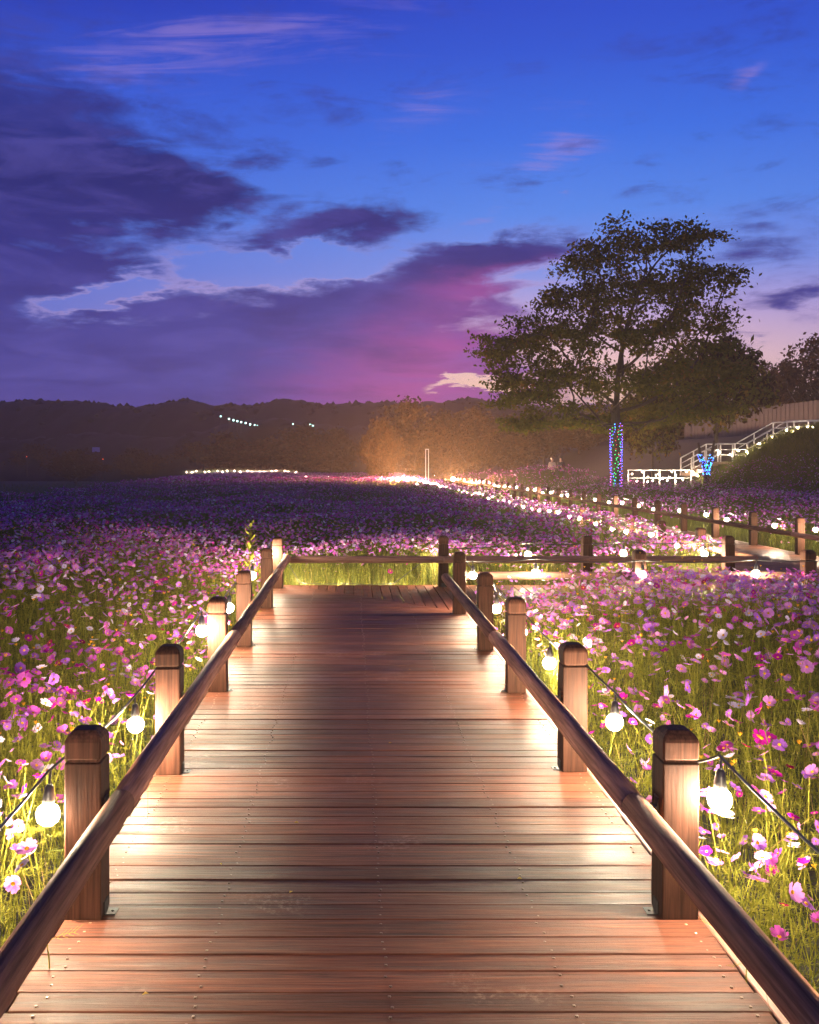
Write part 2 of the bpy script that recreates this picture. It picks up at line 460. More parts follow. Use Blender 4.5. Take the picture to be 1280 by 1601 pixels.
M_WATER = flat("pond_water", (0.02, 0.03, 0.04), 0.06)
wb = MB()
pts = []
for k in range(20):
    an = 2 * math.pi * k / 20
    pts.append((-36.5 + 8.5 * math.cos(an) * (1 + 0.08 * math.sin(3 * an)), 80 + 8.5 * math.sin(an), -0.77))
wb.add(pts, [tuple(range(20))])
tag(wb.build("pond", M_WATER), kind="structure")

def ridge_px(px):
    K = [(-900, 600), (-500, 618), (-200, 612), (0, 632), (60, 628), (120, 629), (170, 633), (205, 637), (250, 633), (280, 628), (300, 627), (322, 632), (345, 636), (370, 634), (400, 637),
         (420, 631), (445, 624), (470, 628), (500, 635), (540, 632), (600, 630), (640, 634), (700, 629), (730, 622), (760, 629), (850, 640), (1000, 630), (1300, 622), (1800, 600), (2400, 615)]
    return np.interp(px, [k[0] for k in K], [k[1] for k in K])

M_HILL = flat("wooded_hill", (0.012, 0.014, 0.010), 0.95, noise=0.35, nscale=0.35)
def hill_strip(name, dist, top_fn, depth, x0, x1, nxs, seed):
    rng = np.random.default_rng(seed)
    xs = np.linspace(x0, x1, nxs); rows = 14
    V = []
    for r in range(rows):
        t = r / (rows - 1)
        y = dist - depth * 0.72 + depth * t
        prof = math.sin(min(1.0, t / 0.72) * math.pi / 2) ** 0.9 if t <= 0.72 else 1 - 0.5 * ((t - 0.72) / 0.28) ** 2
        h = top_fn(xs / dist * F_PX + VPX)
        zt = CAM_H + (VPY - h) * dist / F_PX
        z = -0.6 + (zt + 0.6) * prof
        if 0.1 < t: z = z + rng.normal(0, 0.16, nxs) * (0.4 + t)
        V.append(np.stack([xs, np.full(nxs, y) + rng.normal(0, 0.6, nxs), z], 1))
    V = np.concatenate(V)
    i2, j2 = np.meshgrid(np.arange(rows - 1), np.arange(nxs - 1), indexing='ij')
    aa = (i2 * nxs + j2).ravel()
    f = np.stack([aa, aa + 1, aa + nxs + 1, aa + nxs], 1).ravel()
    o = link(name, raw_mesh(name, V, f, 4, smooth=True), M_HILL)
    tag(o, kind="structure")
    return o
hill_strip("hills", 165.0, ridge_px, 50.0, -230, 260, 520, 3)
def front_px(px):
    return 672 + 9 * np.sin(px / 97.0) + 6 * np.sin(px / 41.0 + 1) + np.clip((300 - px) / 60.0, -4, 5)
hill_strip("foothill", 141.0, front_px, 24.0, -165, 150, 320, 4)
# wooded skyline: one mass of crowns nobody could count
def crown_mass(name, pts, size_lo, size_hi, mat, seed):
    rng = np.random.default_rng(seed)
    bm = bmesh.new(); bmesh.ops.create_icosphere(bm, subdivisions=1, radius=1.0)
    bv = np.array([v.co[:] for v in bm.verts]); bf = np.array([[v.index for v in f.verts] for f in bm.faces]); bm.free()
    n = len(pts)
    s = rng.uniform(size_lo, size_hi, (n, 1, 1)) * np.stack([rng.uniform(.8, 1.2, n), rng.uniform(.8, 1.2, n), rng.uniform(.8, 1.5, n)], 1)[:, None, :]
    V = bv[None] * s * rng.uniform(0.75, 1.25, (n, len(bv), 1)) + pts[:, None, :]
    Fi = bf[None] + (np.arange(n) * len(bv))[:, None, None]
    o = link(name, raw_mesh(name, V.reshape(-1, 3), Fi.ravel(), 3, smooth=False), mat)
    return o
rr = np.random.default_rng(21)
cx = rr.uniform(-220, 240, 1500); up = rr.uniform(0, 1, 1500) ** 0.5
px_ = cx / 165.0 * F_PX + VPX
zt = CAM_H + (VPY - ridge_px(px_)) * 165.0 / F_PX
cp = np.stack([cx, 165 - 36 * (1 - up) * 0.6, (-0.6 + (zt + 0.6) * np.sin(np.clip((1 - (1 - up) * 0.6), 0, 1) * math.pi / 2) ** 0.9) - 0.35], 1)
tag(crown_mass("woods", cp, 0.32, 0.75, M_HILL, 5), "dark woods covering the low hills along the skyline", "woods", kind="stuff")

# ------------------------------------------------------------------ boardwalk (planks are its parts)
boardwalk = tag(empty("boardwalk"), kind="structure")
XL, XR = -1.105, 1.342            # plank ends of the near leg
YN, YF = 11.80, 14.32             # near and far edge of the cross leg
TH = 0.032
rp = random.Random(5)

def plank_mesh(name, length, width, lengthwise):
    hx, hy = (width / 2, length / 2) if lengthwise else (length / 2, width / 2)
    return bm_mesh(bevel_box(hx, hy, TH / 2, 0.0032, 1), name)

plank_variants = {}
def lay_plank(cx, cy, length, width, lengthwise=False):
    key = (round(length, 2), round(width, 3), lengthwise)
    if key not in plank_variants:
        me = plank_mesh("plank", length, width, lengthwise)
        me.materials.append(M_PLANK_Y if lengthwise else M_PLANK)
        plank_variants[key] = me
    o = link("plank", plank_variants[key], None, boardwalk, (cx, cy, -TH / 2 + rp.uniform(-0.0028, 0.0022)))
    o.rotation_euler = (rp.uniform(-0.012, 0.012) if not lengthwise else 0, rp.uniform(-0.0012, 0.0012), rp.uniform(-0.0012, 0.0012))
    return o

def cut_plank(poly, mat):
    """a plank with slanting ends: outline seen from above"""
    b = MB(); n = len(poly); c = 0.004
    cxm = sum(p[0] for p in poly) / n; cym = sum(p[1] for p in poly) / n
    ins = []
    for x, y in poly:
        dx, dy = x - cxm, y - cym
        ins.append((x - math.copysign(min(c, abs(dx)), dx), y - math.copysign(min(c, abs(dy)), dy)))
    dz = rp.uniform(-0.0025, 0.002)
    b.stack([[(x - cxm, y - cym, -TH) for x, y in poly], [(x - cxm, y - cym, -c) for x, y in poly], [(x - cxm, y - cym, 0.0) for x, y in ins]])
    return b.build("plank", mat, boardwalk, (cxm, cym, dz))

JOISTS = [XL + 0.10, -0.51, 0.12, 0.715, XR - 0.06]
screw = MB()
def screw_at(x, y):
    x += rp.uniform(-0.012, 0.012); y += rp.uniform(-0.008, 0.008)
    screw.stack([[(x + r * math.cos(k * math.pi / 3), y + r * math.sin(k * math.pi / 3), z) for k in range(6)] for r, z in ((0.0058, -0.004), (0.0058, 0.0018), (0.003, 0.003))])

y = -3.2
widths = [0.112, 0.124, 0.138]
row_y = []
while True:
    w = widths[rp.randrange(3)]
    gap = rp.choice([0.002, 0.0025, 0.003, 0.003, 0.004, 0.0065])
    if y + w > YN - 0.004: break
    row_y.append((y, w))
    lay_plank((XL + XR) / 2 + rp.uniform(-0.006, 0.006), y + w / 2, XR - XL, w)
    if y > 2.3:
        for jx in JOISTS:
            for q in (0.25, 0.75):
                screw_at(jx, y + w * q)
    y += w + gap
last = y
# mitred corner: crosswise boards run up to the slant, lengthwise boards start from it
def xcut(yy): return -0.62 + (14.10 - yy) * (1.25 + 0.62) / (14.10 - 11.86)
def ycut(xx): return 14.10 - (xx + 0.62) * (14.10 - 11.86) / (1.25 + 0.62)
while last < YF - 0.02:
    w = min(0.12, YF - last); y0, y1 = last, last + w - 0.005
    xa, xb = min(xcut(y0), XR), min(xcut(y1), XR)
    if xb - 0.004 > XL + 0.03:
        cut_plank([(XL, y0), (xa - 0.004, y0), (xb - 0.004, y1), (XL, y1)], M_PLANK)
        for jx in JOISTS:
            if jx < xb - 0.05:
                screw_at(jx, y0 + 0.03); screw_at(jx, y0 + 0.09)
    last += w
x = XL + 0.02
while x < 8.78:
    w = 0.115
    x0, x1 = x, x + w
    if x < XR + 0.0:
        ya, yb = ycut(x0) + 0.004, ycut(x1) + 0.004
        ya, yb = max(ya, YN), max(yb, YN)
        if ya < YF - 0.03:
            if yb <= YF: cut_plank([(x0, ya), (x1, yb), (x1, YF), (x0, YF)], M_PLANK_Y)
    else:
        lay_plank(x0 + w / 2, (YN + YF) / 2, YF - YN, w, True)
    x += w + rp.choice([0.008, 0.011, 0.014])
screw.build("screw", M_SCREW, boardwalk)["kind"] = "stuff"
# border boards and joists under the deck
def border(c, h, m=M_TRIM):
    me = bm_mesh(bevel_box(h[0], h[1], h[2], 0.004), "edge_board"); return link("edge_board", me, m, boardwalk, c)
border((XR + 0.030, (YN - 0.06 - 3.2) / 2, -0.085), (0.026, (YN - 0.06 + 3.2) / 2, 0.086))
border((XL - 0.030, (YF - 3.2) / 2, -0.085), (0.026, (YF + 3.2) / 2, 0.086))
border((3.86, YF + 0.030, -0.085), (4.9, 0.026, 0.086), M_PLANK)
border((5.06, YN - 0.030, -0.085), (3.7, 0.026, 0.086), M_PLANK)
for jx in (-0.9, -0.2, 0.5, 1.2):
    link("joist", bm_mesh(bevel_box(0.04, 8.7, 0.07, 0.003), "joist"), M_STEEL, boardwalk, (jx, 5.5, -TH - 0.075))
for jy in (12.0, 12.7, 13.4, 14.1):
    link("joist", bm_mesh(bevel_box(3.6, 0.04, 0.07, 0.003), "joist"), M_STEEL, boardwalk, (5.1, jy, -TH - 0.078))

# far walk: runs away from the cross leg; its boards are too thin to tell apart from here beyond the first metres
far_walk = tag(empty("far_boardwalk"), kind="structure")
FX0, FX1, FY1 = 5.52, 8.74, 108.0
yy = YF + 0.07
me_f = bm_mesh(bevel_box((FX1 - FX0) / 2, 0.058, TH / 2, 0.004), "plank"); me_f.materials.append(M_PLANK)
while yy < 24.0:
    o = link("plank", me_f, None, far_walk, ((FX0 + FX1) / 2, yy + 0.058, -TH / 2 + rp.uniform(-0.003, 0.002)))
    yy += 0.122
fb = MB()
while yy < FY1:
    fb.box(((FX0 + FX1) / 2, yy + 0.20, -TH / 2 + rp.uniform(-0.003, 0.002)), ((FX1 - FX0) / 2, 0.197, TH / 2))
    yy += 0.402
fb.build("distant_decking", M_PLANK, far_walk)["kind"] = "stuff"
link("edge_board", bm_mesh(bevel_box(0.026, (FY1 - YF) / 2, 0.086, 0.004), "edge_board"), M_TRIM, far_walk, (FX0 - 0.03, (FY1 + YF) / 2 + 0.06, -0.085))
link("edge_board", bm_mesh(bevel_box(0.026, (FY1 - YF) / 2, 0.086, 0.004), "edge_board"), M_TRIM, far_walk, (FX1 + 0.03, (FY1 + YF) / 2 + 0.06, -0.085))

# ------------------------------------------------------------------ railings: posts, caps, angle brackets, rails
PW = 0.0705
me_shaft = bm_mesh(bevel_box(PW, PW, 0.30, 0.006, 2), "post"); me_shaft.materials.append(M_POST)
def cap_mesh():
    b = MB()
    def ring(h, z, c=0.008):
        return [(h - c, -h, z), (h, -h + c, z), (h, h - c, z), (h - c, h, z), (-h + c, h, z), (-h, h - c, z), (-h, -h + c, z), (-h + c, -h, z)]
    b.stack([ring(PW - 0.009, 0.0), ring(PW - 0.009, 0.010), ring(PW - 0.001, 0.013), ring(PW, 0.016), ring(PW, 0.078), ring(PW - 0.003, 0.090), ring(PW - 0.011, 0.104), ring(PW - 0.026, 0.118), ring(PW - 0.034, 0.121)])
    return b.mesh("cap")
me_cap = cap_mesh(); me_cap.materials.append(M_POST)
def angle_mesh():
    b = MB()
    b.box((0, 0, 0.0025), (0.022, 0.030, 0.0025)); b.box((-0.020, 0, 0.028), (0.0025, 0.030, 0.024))
    b.lathe([(0.006, 0.005), (0.006, 0.009), (0.003, 0.010)], (0.006, 0.0, 0), 6)
    return b.mesh("angle_bracket")
me_angle = angle_mesh(); me_angle.materials.append(M_STEEL)

def saddle_mesh(reach):
    """flat arm from the post to the rail with a half ring under the rail"""
    b = MB()
    b.box((reach / 2, 0, -0.006), (reach / 2, 0.020, 0.004))
    b.box((0.003, 0, 0.0), (0.003, 0.024, 0.035))
    b.lathe([(0.008, -0.002), (0.008, 0.006), (0.004, 0.008)], (reach * 0.45, 0, 0), 8)
    return b.mesh("rail_bracket")

def railing(label, posts, rail_pts, rail_r, side, rail_mat, name="boardwalk_railing", brackets=True, angles=True, group="low timber railings of the boardwalk"):
    """posts = (x, y); rail_pts = joints of the rail; side = unit vector from post to rail"""
    root = empty(name, (posts[0][0], posts[0][1], 0), label, "railing", group)
    ox, oy = posts[0]
    me_s = None
    for i, (px_, py_) in enumerate(posts):
        p = link("post", me_shaft, None, root, (px_ - ox + rp.uniform(-.004, .004), py_ - oy + rp.uniform(-.004, .004), 0.30))
        p.rotation_euler = (rp.uniform(-.006, .006), rp.uniform(-.006, .006), rp.uniform(-.02, .02))
        link("cap", me_cap, None, p, (0, 0, 0.301))
        if angles:
            a_ = link("angle_bracket", me_angle, None, p, (side[0] * (PW + 0.0225), side[1] * (PW + 0.0225), -0.30))
            a_.rotation_euler = (0, 0, math.atan2(side[1], side[0]))
        if brackets:
            if me_s is None:
                me_s = saddle_mesh(brackets); me_s.materials.append(M_STEEL)
            b_ = link("rail_bracket", me_s, None, p, (side[0] * PW, side[1] * PW, rail_pts[0][2] - 0.30 + 0.004))
            b_.rotation_euler = (0, 0, math.atan2(side[1], side[0]))
    for k in range(len(rail_pts) - 1):
        A, B = Vector(rail_pts[k]), Vector(rail_pts[k + 1])
        d = (B - A); Lg = d.length; dn = d.normalized()
        b = MB()
        n = 8 if Lg < 8 else 4
        # a turned pole, not quite true: slight sweep and a waist at the ends
        u = Vector((0, 0, 1)); w = dn.cross(u)
        ps, rs = [], []
        for q in range(n + 1):
            t = q / n
            ps.append(A + d * t + u * rp.uniform(-.003, .003) + w * rp.uniform(-.003, .003) - Vector((ox, oy, 0)))
            rs.append(rail_r * (1 + rp.uniform(-.02, .02)))
        ps = [ps[0], ps[0] + dn * 0.006] + ps[1:-1] + [ps[-1] - dn * 0.006, ps[-1]]
        rs = [rail_r * 0.90, rail_r] + rs[1:-1] + [rail_r, rail_r * 0.90]
        b.tube(ps, rs, 20)
        b.build("rail", rail_mat, root)
    return root

RZ = 0.415
R_POSTS = [(1.264, v) for v in (-1.55, 0.28, 2.05, 3.897, 5.718, 7.67, 9.42, 11.65)]
L_POSTS = [(-1.031, v) for v in (-1.6, 0.25, 2.02, 3.888, 5.66, 7.70, 9.60, 12.15, 14.05)]
def joints(x, ys, z): return [(x, v, z) for v in ys]
rail_R = railing("low timber railing with a round rail along the right edge of the near boardwalk", R_POSTS,
        joints(1.105, (-1.6, 3.90, 7.67, 11.72), RZ), 0.051, (-1, 0), M_RAIL, brackets=0.115)
rail_L = railing("low timber railing with a round rail along the left edge of the near boardwalk", L_POSTS,
        joints(-0.905, (-1.6, 3.93, 7.70, 12.15, 14.12), RZ), 0.051, (1, 0), M_RAIL, brackets=0.08)
C_POSTS = [(1.31, 14.24), (3.36, 14.24), (5.38, 14.24)]
rail_C = railing("timber railing across the far end before lit yellow-green stems", C_POSTS,
        [(-0.97, 14.105, 0.395), (1.31, 14.105, 0.395), (3.36, 14.105, 0.395), (5.72, 14.105, 0.395)], 0.050, (0, -1), M_RAIL_X, brackets=0.085)
N_POSTS = [(3.43, 11.88), (5.45, 11.88), (7.45, 11.88)]
rail_N = railing("timber railing behind the right flower bed", N_POSTS,
        [(1.33, 12.02, 0.40), (3.43, 12.02, 0.40), (5.45, 12.02, 0.40), (8.6, 12.02, 0.40)], 0.050, (0, 1), M_RAIL_X, brackets=0.085)
FR_POSTS = [(8.63, 12.5 + 2.23 * k) for k in range(43)]
FL_POSTS = [(5.62, 16.05 + 2.05 * k) for k in range(45)]
rail_FR = railing("long timber railing along the right side of the far walk towards the tree", FR_POSTS,
        joints(8.50, [11.9] + [12.5 + 2.23 * k for k in range(3, 43, 4)], 0.395), 0.048, (-1, 0), M_RAIL, angles=False, brackets=0.08)
rail_FL = railing("long timber railing along the left side of the far walk", FL_POSTS,
        joints(5.75, [14.2] + [16.05 + 2.05 * k for k in range(3, 45, 4)], 0.395), 0.048, (1, 0), M_RAIL, angles=False, brackets=0.08)

# ------------------------------------------------------------------ strings of round bulbs (thing > socket > bulb)
def bulb_mesh(r, sub):
    bm = bmesh.new(); bmesh.ops.create_icosphere(bm, subdivisions=sub, radius=r)
    for f in bm.faces: f.smooth = True
    return bm_mesh(bm, "bulb")
BR = 0.045
me_bulb = bulb_mesh(BR, 2); me_bulb.materials.append(M_BULB)
me_bulb_f = bulb_mesh(BR, 1); me_bulb_f.materials.append(M_BULB)
def socket_mesh():
    b = MB(); b.lathe([(0.010, 0.115), (0.017, 0.105), (0.020, 0.085), (0.024, 0.06), (0.026, 0.034), (0.018, 0.030)], n=10)
    b.tube([(0, 0, 0.11), (0, 0, 0.165)], 0.005, 6)
    return b.mesh("socket")
me_sock = socket_mesh(); me_sock.materials.append(M_SOCKET)
me_sock_f = None
BULB_AT = []
def bulb_string(label, bulbs, ties, group="strings of round white bulbs along the boardwalk", near=True, cable_r=0.006, droop=0.05, small=1.0):
    """bulbs = centres; ties = points where the cable is fixed to a post; both in order along the run"""
    o0 = Vector(bulbs[0])
    if near: BULB_AT.extend(bulbs)
    root = empty("bulb_string", o0, label, "string lights", group)
    nodes = sorted([(Vector(p) + Vector((0, 0, 0.165)), 0) for p in bulbs] + [(Vector(p), 1) for p in ties], key=lambda q: KEY(q[0]))
    pts = []
    for k in range(len(nodes) - 1):
        A, B = nodes[k][0], nodes[k + 1][0]
        n = 5 if near else 2
        for q in range(n):
            t = q / n
            P = A.lerp(B, t); P.z -= droop * 0.5 * 4 * t * (1 - t) * min(1.0, (B - A).length / 1.2)
            pts.append(P - o0)
    pts.append(nodes[-1][0] - o0)
    b = MB(); b.tube(pts, cable_r, 6 if near else 4)
    b.build("cable", M_CABLE, root)
    for p in bulbs:
        s = link("socket", me_sock, None, root, Vector(p) - o0)
        s.rotation_euler = (rp.uniform(-.06, .06), rp.uniform(-.06, .06), 0)
        link("bulb", me_bulb if near else me_bulb_f, None, s).scale = (small,) * 3
    return root
KEY = lambda v: v.y
RX = 1.395
bulb_string("string of white bulbs outside the right railing of the near boardwalk",
    [(RX, 0.4, 0.40), (RX, 2.15, 0.42), (1.400, 3.79, 0.475), (1.425, 5.40, 0.35), (1.41, 7.10, 0.33), (1.36, 7.98, 0.40), (1.39, 9.55, 0.36), (1.43, 11.72, 0.44)],
    [(1.34, v, 0.60 + rp.uniform(-.02, .03)) for v in (-1.55, 0.28, 2.05, 3.897, 5.718, 7.67, 9.42, 11.65)])
bulb_string("string of white bulbs outside the left railing of the near boardwalk",
    [(-1.16, 0.5, 0.40), (-1.155, 2.2, 0.40), (-1.168, 3.84, 0.40), (-1.19, 5.50, 0.31), (-1.125, 7.52, 0.49), (-1.13, 9.2, 0.42), (-1.135, 11.4, 0.47), (-1.13, 13.85, 0.50)],
    [(-1.108, v, 0.60 + rp.uniform(-.02, .03)) for v in (-1.6, 0.25, 2.02, 3.888, 5.66, 7.70, 9.60, 12.15, 14.05)])
KEY = lambda v: v.x
bulb_string("bulbs on a cable before the railing behind the right flower bed",
    [(2.18, 11.79, 0.46), (3.44, 11.78, 0.44), (4.78, 11.78, 0.45), (6.3, 11.78, 0.44)],
    [(1.36, 11.77, 0.60), (3.43, 11.80, 0.60), (5.45, 11.80, 0.60), (7.45, 11.80, 0.60)])
bulb_string("string of white bulbs behind the far cross railing",
    [(-1.05, 14.30, 0.40), (-0.75, 14.47, -0.14), (-0.1, 14.47, -0.15), (0.62, 14.47, -0.15), (1.312, 14.41, 0.36), (2.55, 14.40, 0.44), (3.93, 14.40, 0.46), (5.1, 14.40, 0.45)],
    [(-1.03, 14.14, 0.60), (1.31, 14.33, 0.60), (3.36, 14.33, 0.60), (5.38, 14.33, 0.60)])
KEY = lambda v: v.y
far_L = [(5.49, 15.6 + 1.36 * k + rp.uniform(-.25, .25), 0.40 + rp.uniform(-.06, .07)) for k in range(68)]
far_R = [(8.76, 15.2 + 1.9 * k + rp.uniform(-.5, .5), 0.46 + rp.uniform(-.06, .07)) for k in range(48)]
bulb_string("long dense row of white bulbs on the left side of the far walk", far_L,
    [(5.53, 16.05 + 2.05 * k, 0.60) for k in range(45)], near=False)
bulb_string("long row of white bulbs on the right side of the far walk", far_R,
    [(8.72, 12.5 + 2.23 * k, 0.60) for k in range(43)], near=False)

# ------------------------------------------------------------------ trees
def grow(root, trunk, attract, step, reach, kill, iters, rng, tip=0.012, expo=2.25):
    """branches grow towards the places where leaves want to be; returns nodes, parents, radii"""
    P = [np.array(p, float) for p in trunk]; par = [-1] + list(range(len(trunk) - 1))
    A = attract.copy()
    for _ in range(iters):
        if len(A) == 0: break
        Q = np.array(P)
        d = np.linalg.norm(A[:, None] - Q[None], axis=2)
        near = d.argmin(1); dm = d[np.arange(len(A)), near]
        new = {}
        for k in np.where(dm < reach)[0]:
            new.setdefault(near[k], []).append((A[k] - Q[near[k]]) / max(dm[k], 1e-6))
        if not new: break
        added = False
        for i, ds in new.items():
            v = np.sum(ds, 0) + rng.normal(0, 0.25, 3)
            n = np.linalg.norm(v)
            if n < 1e-6: continue
            v /= n
            if par[i] >= 0:
                pv = Q[i] - Q[par[i]]; pv /= max(np.linalg.norm(pv), 1e-6)
                v = v * 0.78 + pv * 0.22; v /= np.linalg.norm(v)
            q = Q[i] + v * step
            if np.linalg.norm(Q - q, axis=1).min() < step * 0.3: continue
            P.append(q); par.append(i); added = True
        if not added: break
        Q = np.array(P)
        A = A[np.linalg.norm(A[:, None] - Q[None], axis=2).min(1) > kill]
    P = np.array(P); n = len(P)
    rad = np.zeros(n); child = np.zeros(n)
    acc = np.zeros(n)
    for i in range(n - 1, -1, -1):
        rad[i] = tip if acc[i] == 0 else acc[i] ** (1 / expo)
        if par[i] >= 0: acc[par[i]] += rad[i] ** expo; child[par[i]] += 1
    return P, np.array(par), rad

def limb_mesh(name, P, par, rad, cap_r, n=6, min_r=0.0):
    b = MB(); kids = {}
    for i, p in enumerate(par):
        if p >= 0: kids.setdefault(p, []).append(i)
    rad = np.minimum(rad, cap_r)
    starts = [(0, None)]
    while starts:
        i, frm = starts.pop()
        chain = ([] if frm is None else [frm]) + [i]
        while i in kids:
            ks = sorted(kids[i], key=lambda k: -rad[k])
            for k in ks[1:]:
                if rad[k] >= min_r: starts.append((k, i))
            if rad[ks[0]] < min_r: break
            i = ks[0]; chain.append(i)
        if len(chain) > 1:
            rs = [float(rad[c]) for c in chain]
            if frm is not None: rs[0] = min(rs[0], rs[1] * 1.25)
            b.tube([P[c] for c in chain], rs, n if max(rs) > 0.05 else 4, cap=True)
    return b.mesh(name)

def leaf_cards(centers, per, spread, size, rng, flat_=0.45, quad=True):
    """small folded leaf clumps scattered about the twigs"""
    n = len(centers) * per
    C = np.repeat(centers, per, 0) + rng.normal(0, 1, (n, 3)) * np.array([spread, spread, spread * flat_])
    nrm = rng.normal(0, 1, (n, 3)) * np.array([0.8, 0.8, 0.7]) + np.array([0, 0, 0.7]); nrm /= np.linalg.norm(nrm, axis=1)[:, None]
    t = rng.normal(0, 1, (n, 3)); t -= nrm * (t * nrm).sum(1)[:, None]; t /= np.linalg.norm(t, axis=1)[:, None]
    w = np.cross(nrm, t); s = rng.uniform(0.55, 1.3, (n, 1)) * size
    V = np.stack([C - t * s, C + w * s * 0.55 + nrm * s * 0.12, C + t * s, C - w * s * 0.55 + nrm * s * 0.12], 1)
    return V.reshape(-1, 3), np.arange(n * 4, dtype=np.int32)

M_BARK = wood("bark", (0.05, 0.038, 0.03), (0.15, 0.12, 0.095), 2, 0.8, 0.95, grain=2.0, spec=0.1)
M_LEAF1 = leafy("zelkova_leaf", (0.120, 0.118, 0.020), 0.5)
M_LEAF1B = leafy("zelkova_leaf_dark", (0.080, 0.088, 0.018), 0.45)
M_LEAF1C = leafy("zelkova_leaf_turning", (0.19, 0.115, 0.025), 0.35)
M_LEAF2 = leafy("hedge_leaf", (0.085, 0.052, 0.020), 0.3)
M_LEAF2B = leafy("hedge_leaf_dark", (0.048, 0.036, 0.016), 0.3)

def crown(name, tips, per, spread, size, rng, mats, parent, weights, flat_=0.45):
    V, F = leaf_cards(tips, per, spread, size, rng, flat_)
    mi = rng.choice(len(mats), len(F) // 4, p=weights)
    return link(name, raw_mesh(name, V, F, 4, mi), mats, parent)

def px3(px, py, y): return ((px - VPX) * y / F_PX, y, CAM_H + (VPY - py) * y / F_PX)

rngt = np.random.default_rng(44)
TY = 45.0
# big zelkova: envelope read off its outline (height, left edge, right edge)
ENV = [(342, 958, 1030), (356, 925, 1115), (380, 903, 1128), (400, 898, 1142), (430, 866, 1150), (460, 842, 1162), (485, 835, 1140), (510, 768, 1128), (540, 742, 1140), (570, 752, 1150), (600, 762, 1160), (630, 758, 1165), (655, 772, 1120), (672, 795, 1000)]
def env_at(py): return np.interp(py, [e[0] for e in ENV], [e[1] for e in ENV]), np.interp(py, [e[0] for e in ENV], [e[2] for e in ENV])
att = []
while len(att) < 1450:
    py = 344 + 330 * rngt.uniform() ** 0.85
    l, r = env_at(py)
    px = rngt.uniform(l, r)
    mid = (l + r) / 2; half = (r - l) / 2
    u = (px - mid) / half
    dep = math.sqrt(max(0, 1 - u * u)) * half * TY / F_PX * 0.85
    dy = rngt.uniform(-dep, dep)
    # leaves sit in the outer shell, in loose tiers with open gaps between them
    rad_ = math.sqrt(u * u + (dy / max(half * TY / F_PX * 0.85, .1)) ** 2)
    if rngt.uniform() > 0.25 + 0.75 * rad_: continue
    if math.sin(py / 11.5 + u * 2.0 + dy * 0.5) < -0.55: continue
    if py > 610 and abs(px - 930) < 60 and rngt.uniform() < 0.6: continue
    x_, y_, z_ = px3(px, py, TY)
    att.append((x_, TY + dy, z_))
att = np.array(att)
tx = (963 - VPX) * TY / F_PX
trunk = [(tx, TY, -0.4), (tx - 0.02, TY, 0.4), (tx + 0.02, TY, 1.2), (tx, TY, 2.0), (tx - 0.03, TY, 2.8), (tx - 0.05, TY, 3.5), (tx - 0.02, TY, 4.1)]
P, par, rad = grow(None, trunk, att, 0.34, 6.5, 0.55, 90, rngt, tip=0.017, expo=2.35)
big = empty("zelkova_tree", (tx, TY, -0.4), "tall spreading tree with its trunk wrapped in blue and green lights", "tree")
Pl = P - np.array([tx, TY, -0.4])
link("trunk", limb_mesh("trunk", Pl, par, np.where(np.arange(len(rad)) < 7, np.maximum(rad, 0.2), rad), 0.24, 7), M_BARK, big)
haskid = np.zeros(len(P), bool); haskid[par[par >= 0]] = True
gapn = np.sin(P[:, 0] * 1.9 + 1.3 * np.sin(P[:, 2] * 1.1)) + np.sin(P[:, 2] * 3.4 + P[:, 0] * 0.8) + np.sin(P[:, 1] * 1.7 + P[:, 2])
tw = np.where((rad < 0.032) & (np.arange(len(P)) > 8) & (gapn > -0.95))[0]
crown("crown", Pl[tw], 46, 0.36, 0.105, rngt, [M_LEAF1, M_LEAF1B, M_LEAF1C], big, [0.55, 0.40, 0.05], 0.26)
print("big tree", len(P), len(tw))

def small_tree_mesh(seed, h, w, trunks, leaf, per, mats, weights, base_gap=0.2, natt=170, spread=0.38):
    rng = np.random.default_rng(seed); A = []
    while len(A) < natt:
        p = rng.uniform(-1, 1, 3)
        if np.linalg.norm(p) > 1 or np.linalg.norm(p) < 0.45 * rng.uniform(): continue
        lump = 1 + 0.22 * math.sin(3 * math.atan2(p[1], p[0]) + seed) + 0.15 * math.sin(5 * p[2] + seed * 2)
        A.append((p[0] * w / 2 * lump, p[1] * w / 2 * lump, h * base_gap + (p[2] * 0.5 + 0.5) * h * (1 - base_gap)))
    tr = [(0, 0, 0), (0.03, 0, h * 0.08), (-0.02, 0.02, h * 0.16), (0.02, -0.03, h * 0.22)]
    P, par, rad = grow(None, tr, np.array(A), h * 0.05, h * 0.7, h * 0.075, 60, rng, tip=0.02, expo=2.2)
    tm = limb_mesh("trunk", P, par, rad, h * 0.024, 6); tm.materials.append(M_BARK)
    tips = P[(rad < 0.05) & (np.arange(len(P)) > 4)]
    V, F = leaf_cards(tips, per, spread * h / 7, leaf, rng, 0.8)
    cm = raw_mesh("crown", V, F, 4, rng.choice(len(mats), len(F) // 4, p=weights))
    for m in mats: cm.materials.append(m)
    return tm, cm
KINDS = [small_tree_mesh(101, 7.0, 6.4, 1, 0.20, 22, [M_LEAF2, M_LEAF2B], [0.6, 0.4], 0.12),
         small_tree_mesh(202, 8.0, 6.0, 1, 0.20, 22, [M_LEAF2, M_LEAF2B], [0.4, 0.6], 0.14),
         small_tree_mesh(303, 6.5, 7.6, 1, 0.19, 22, [M_LEAF1, M_LEAF2B, M_LEAF1C], [0.5, 0.4, 0.1], 0.22)]
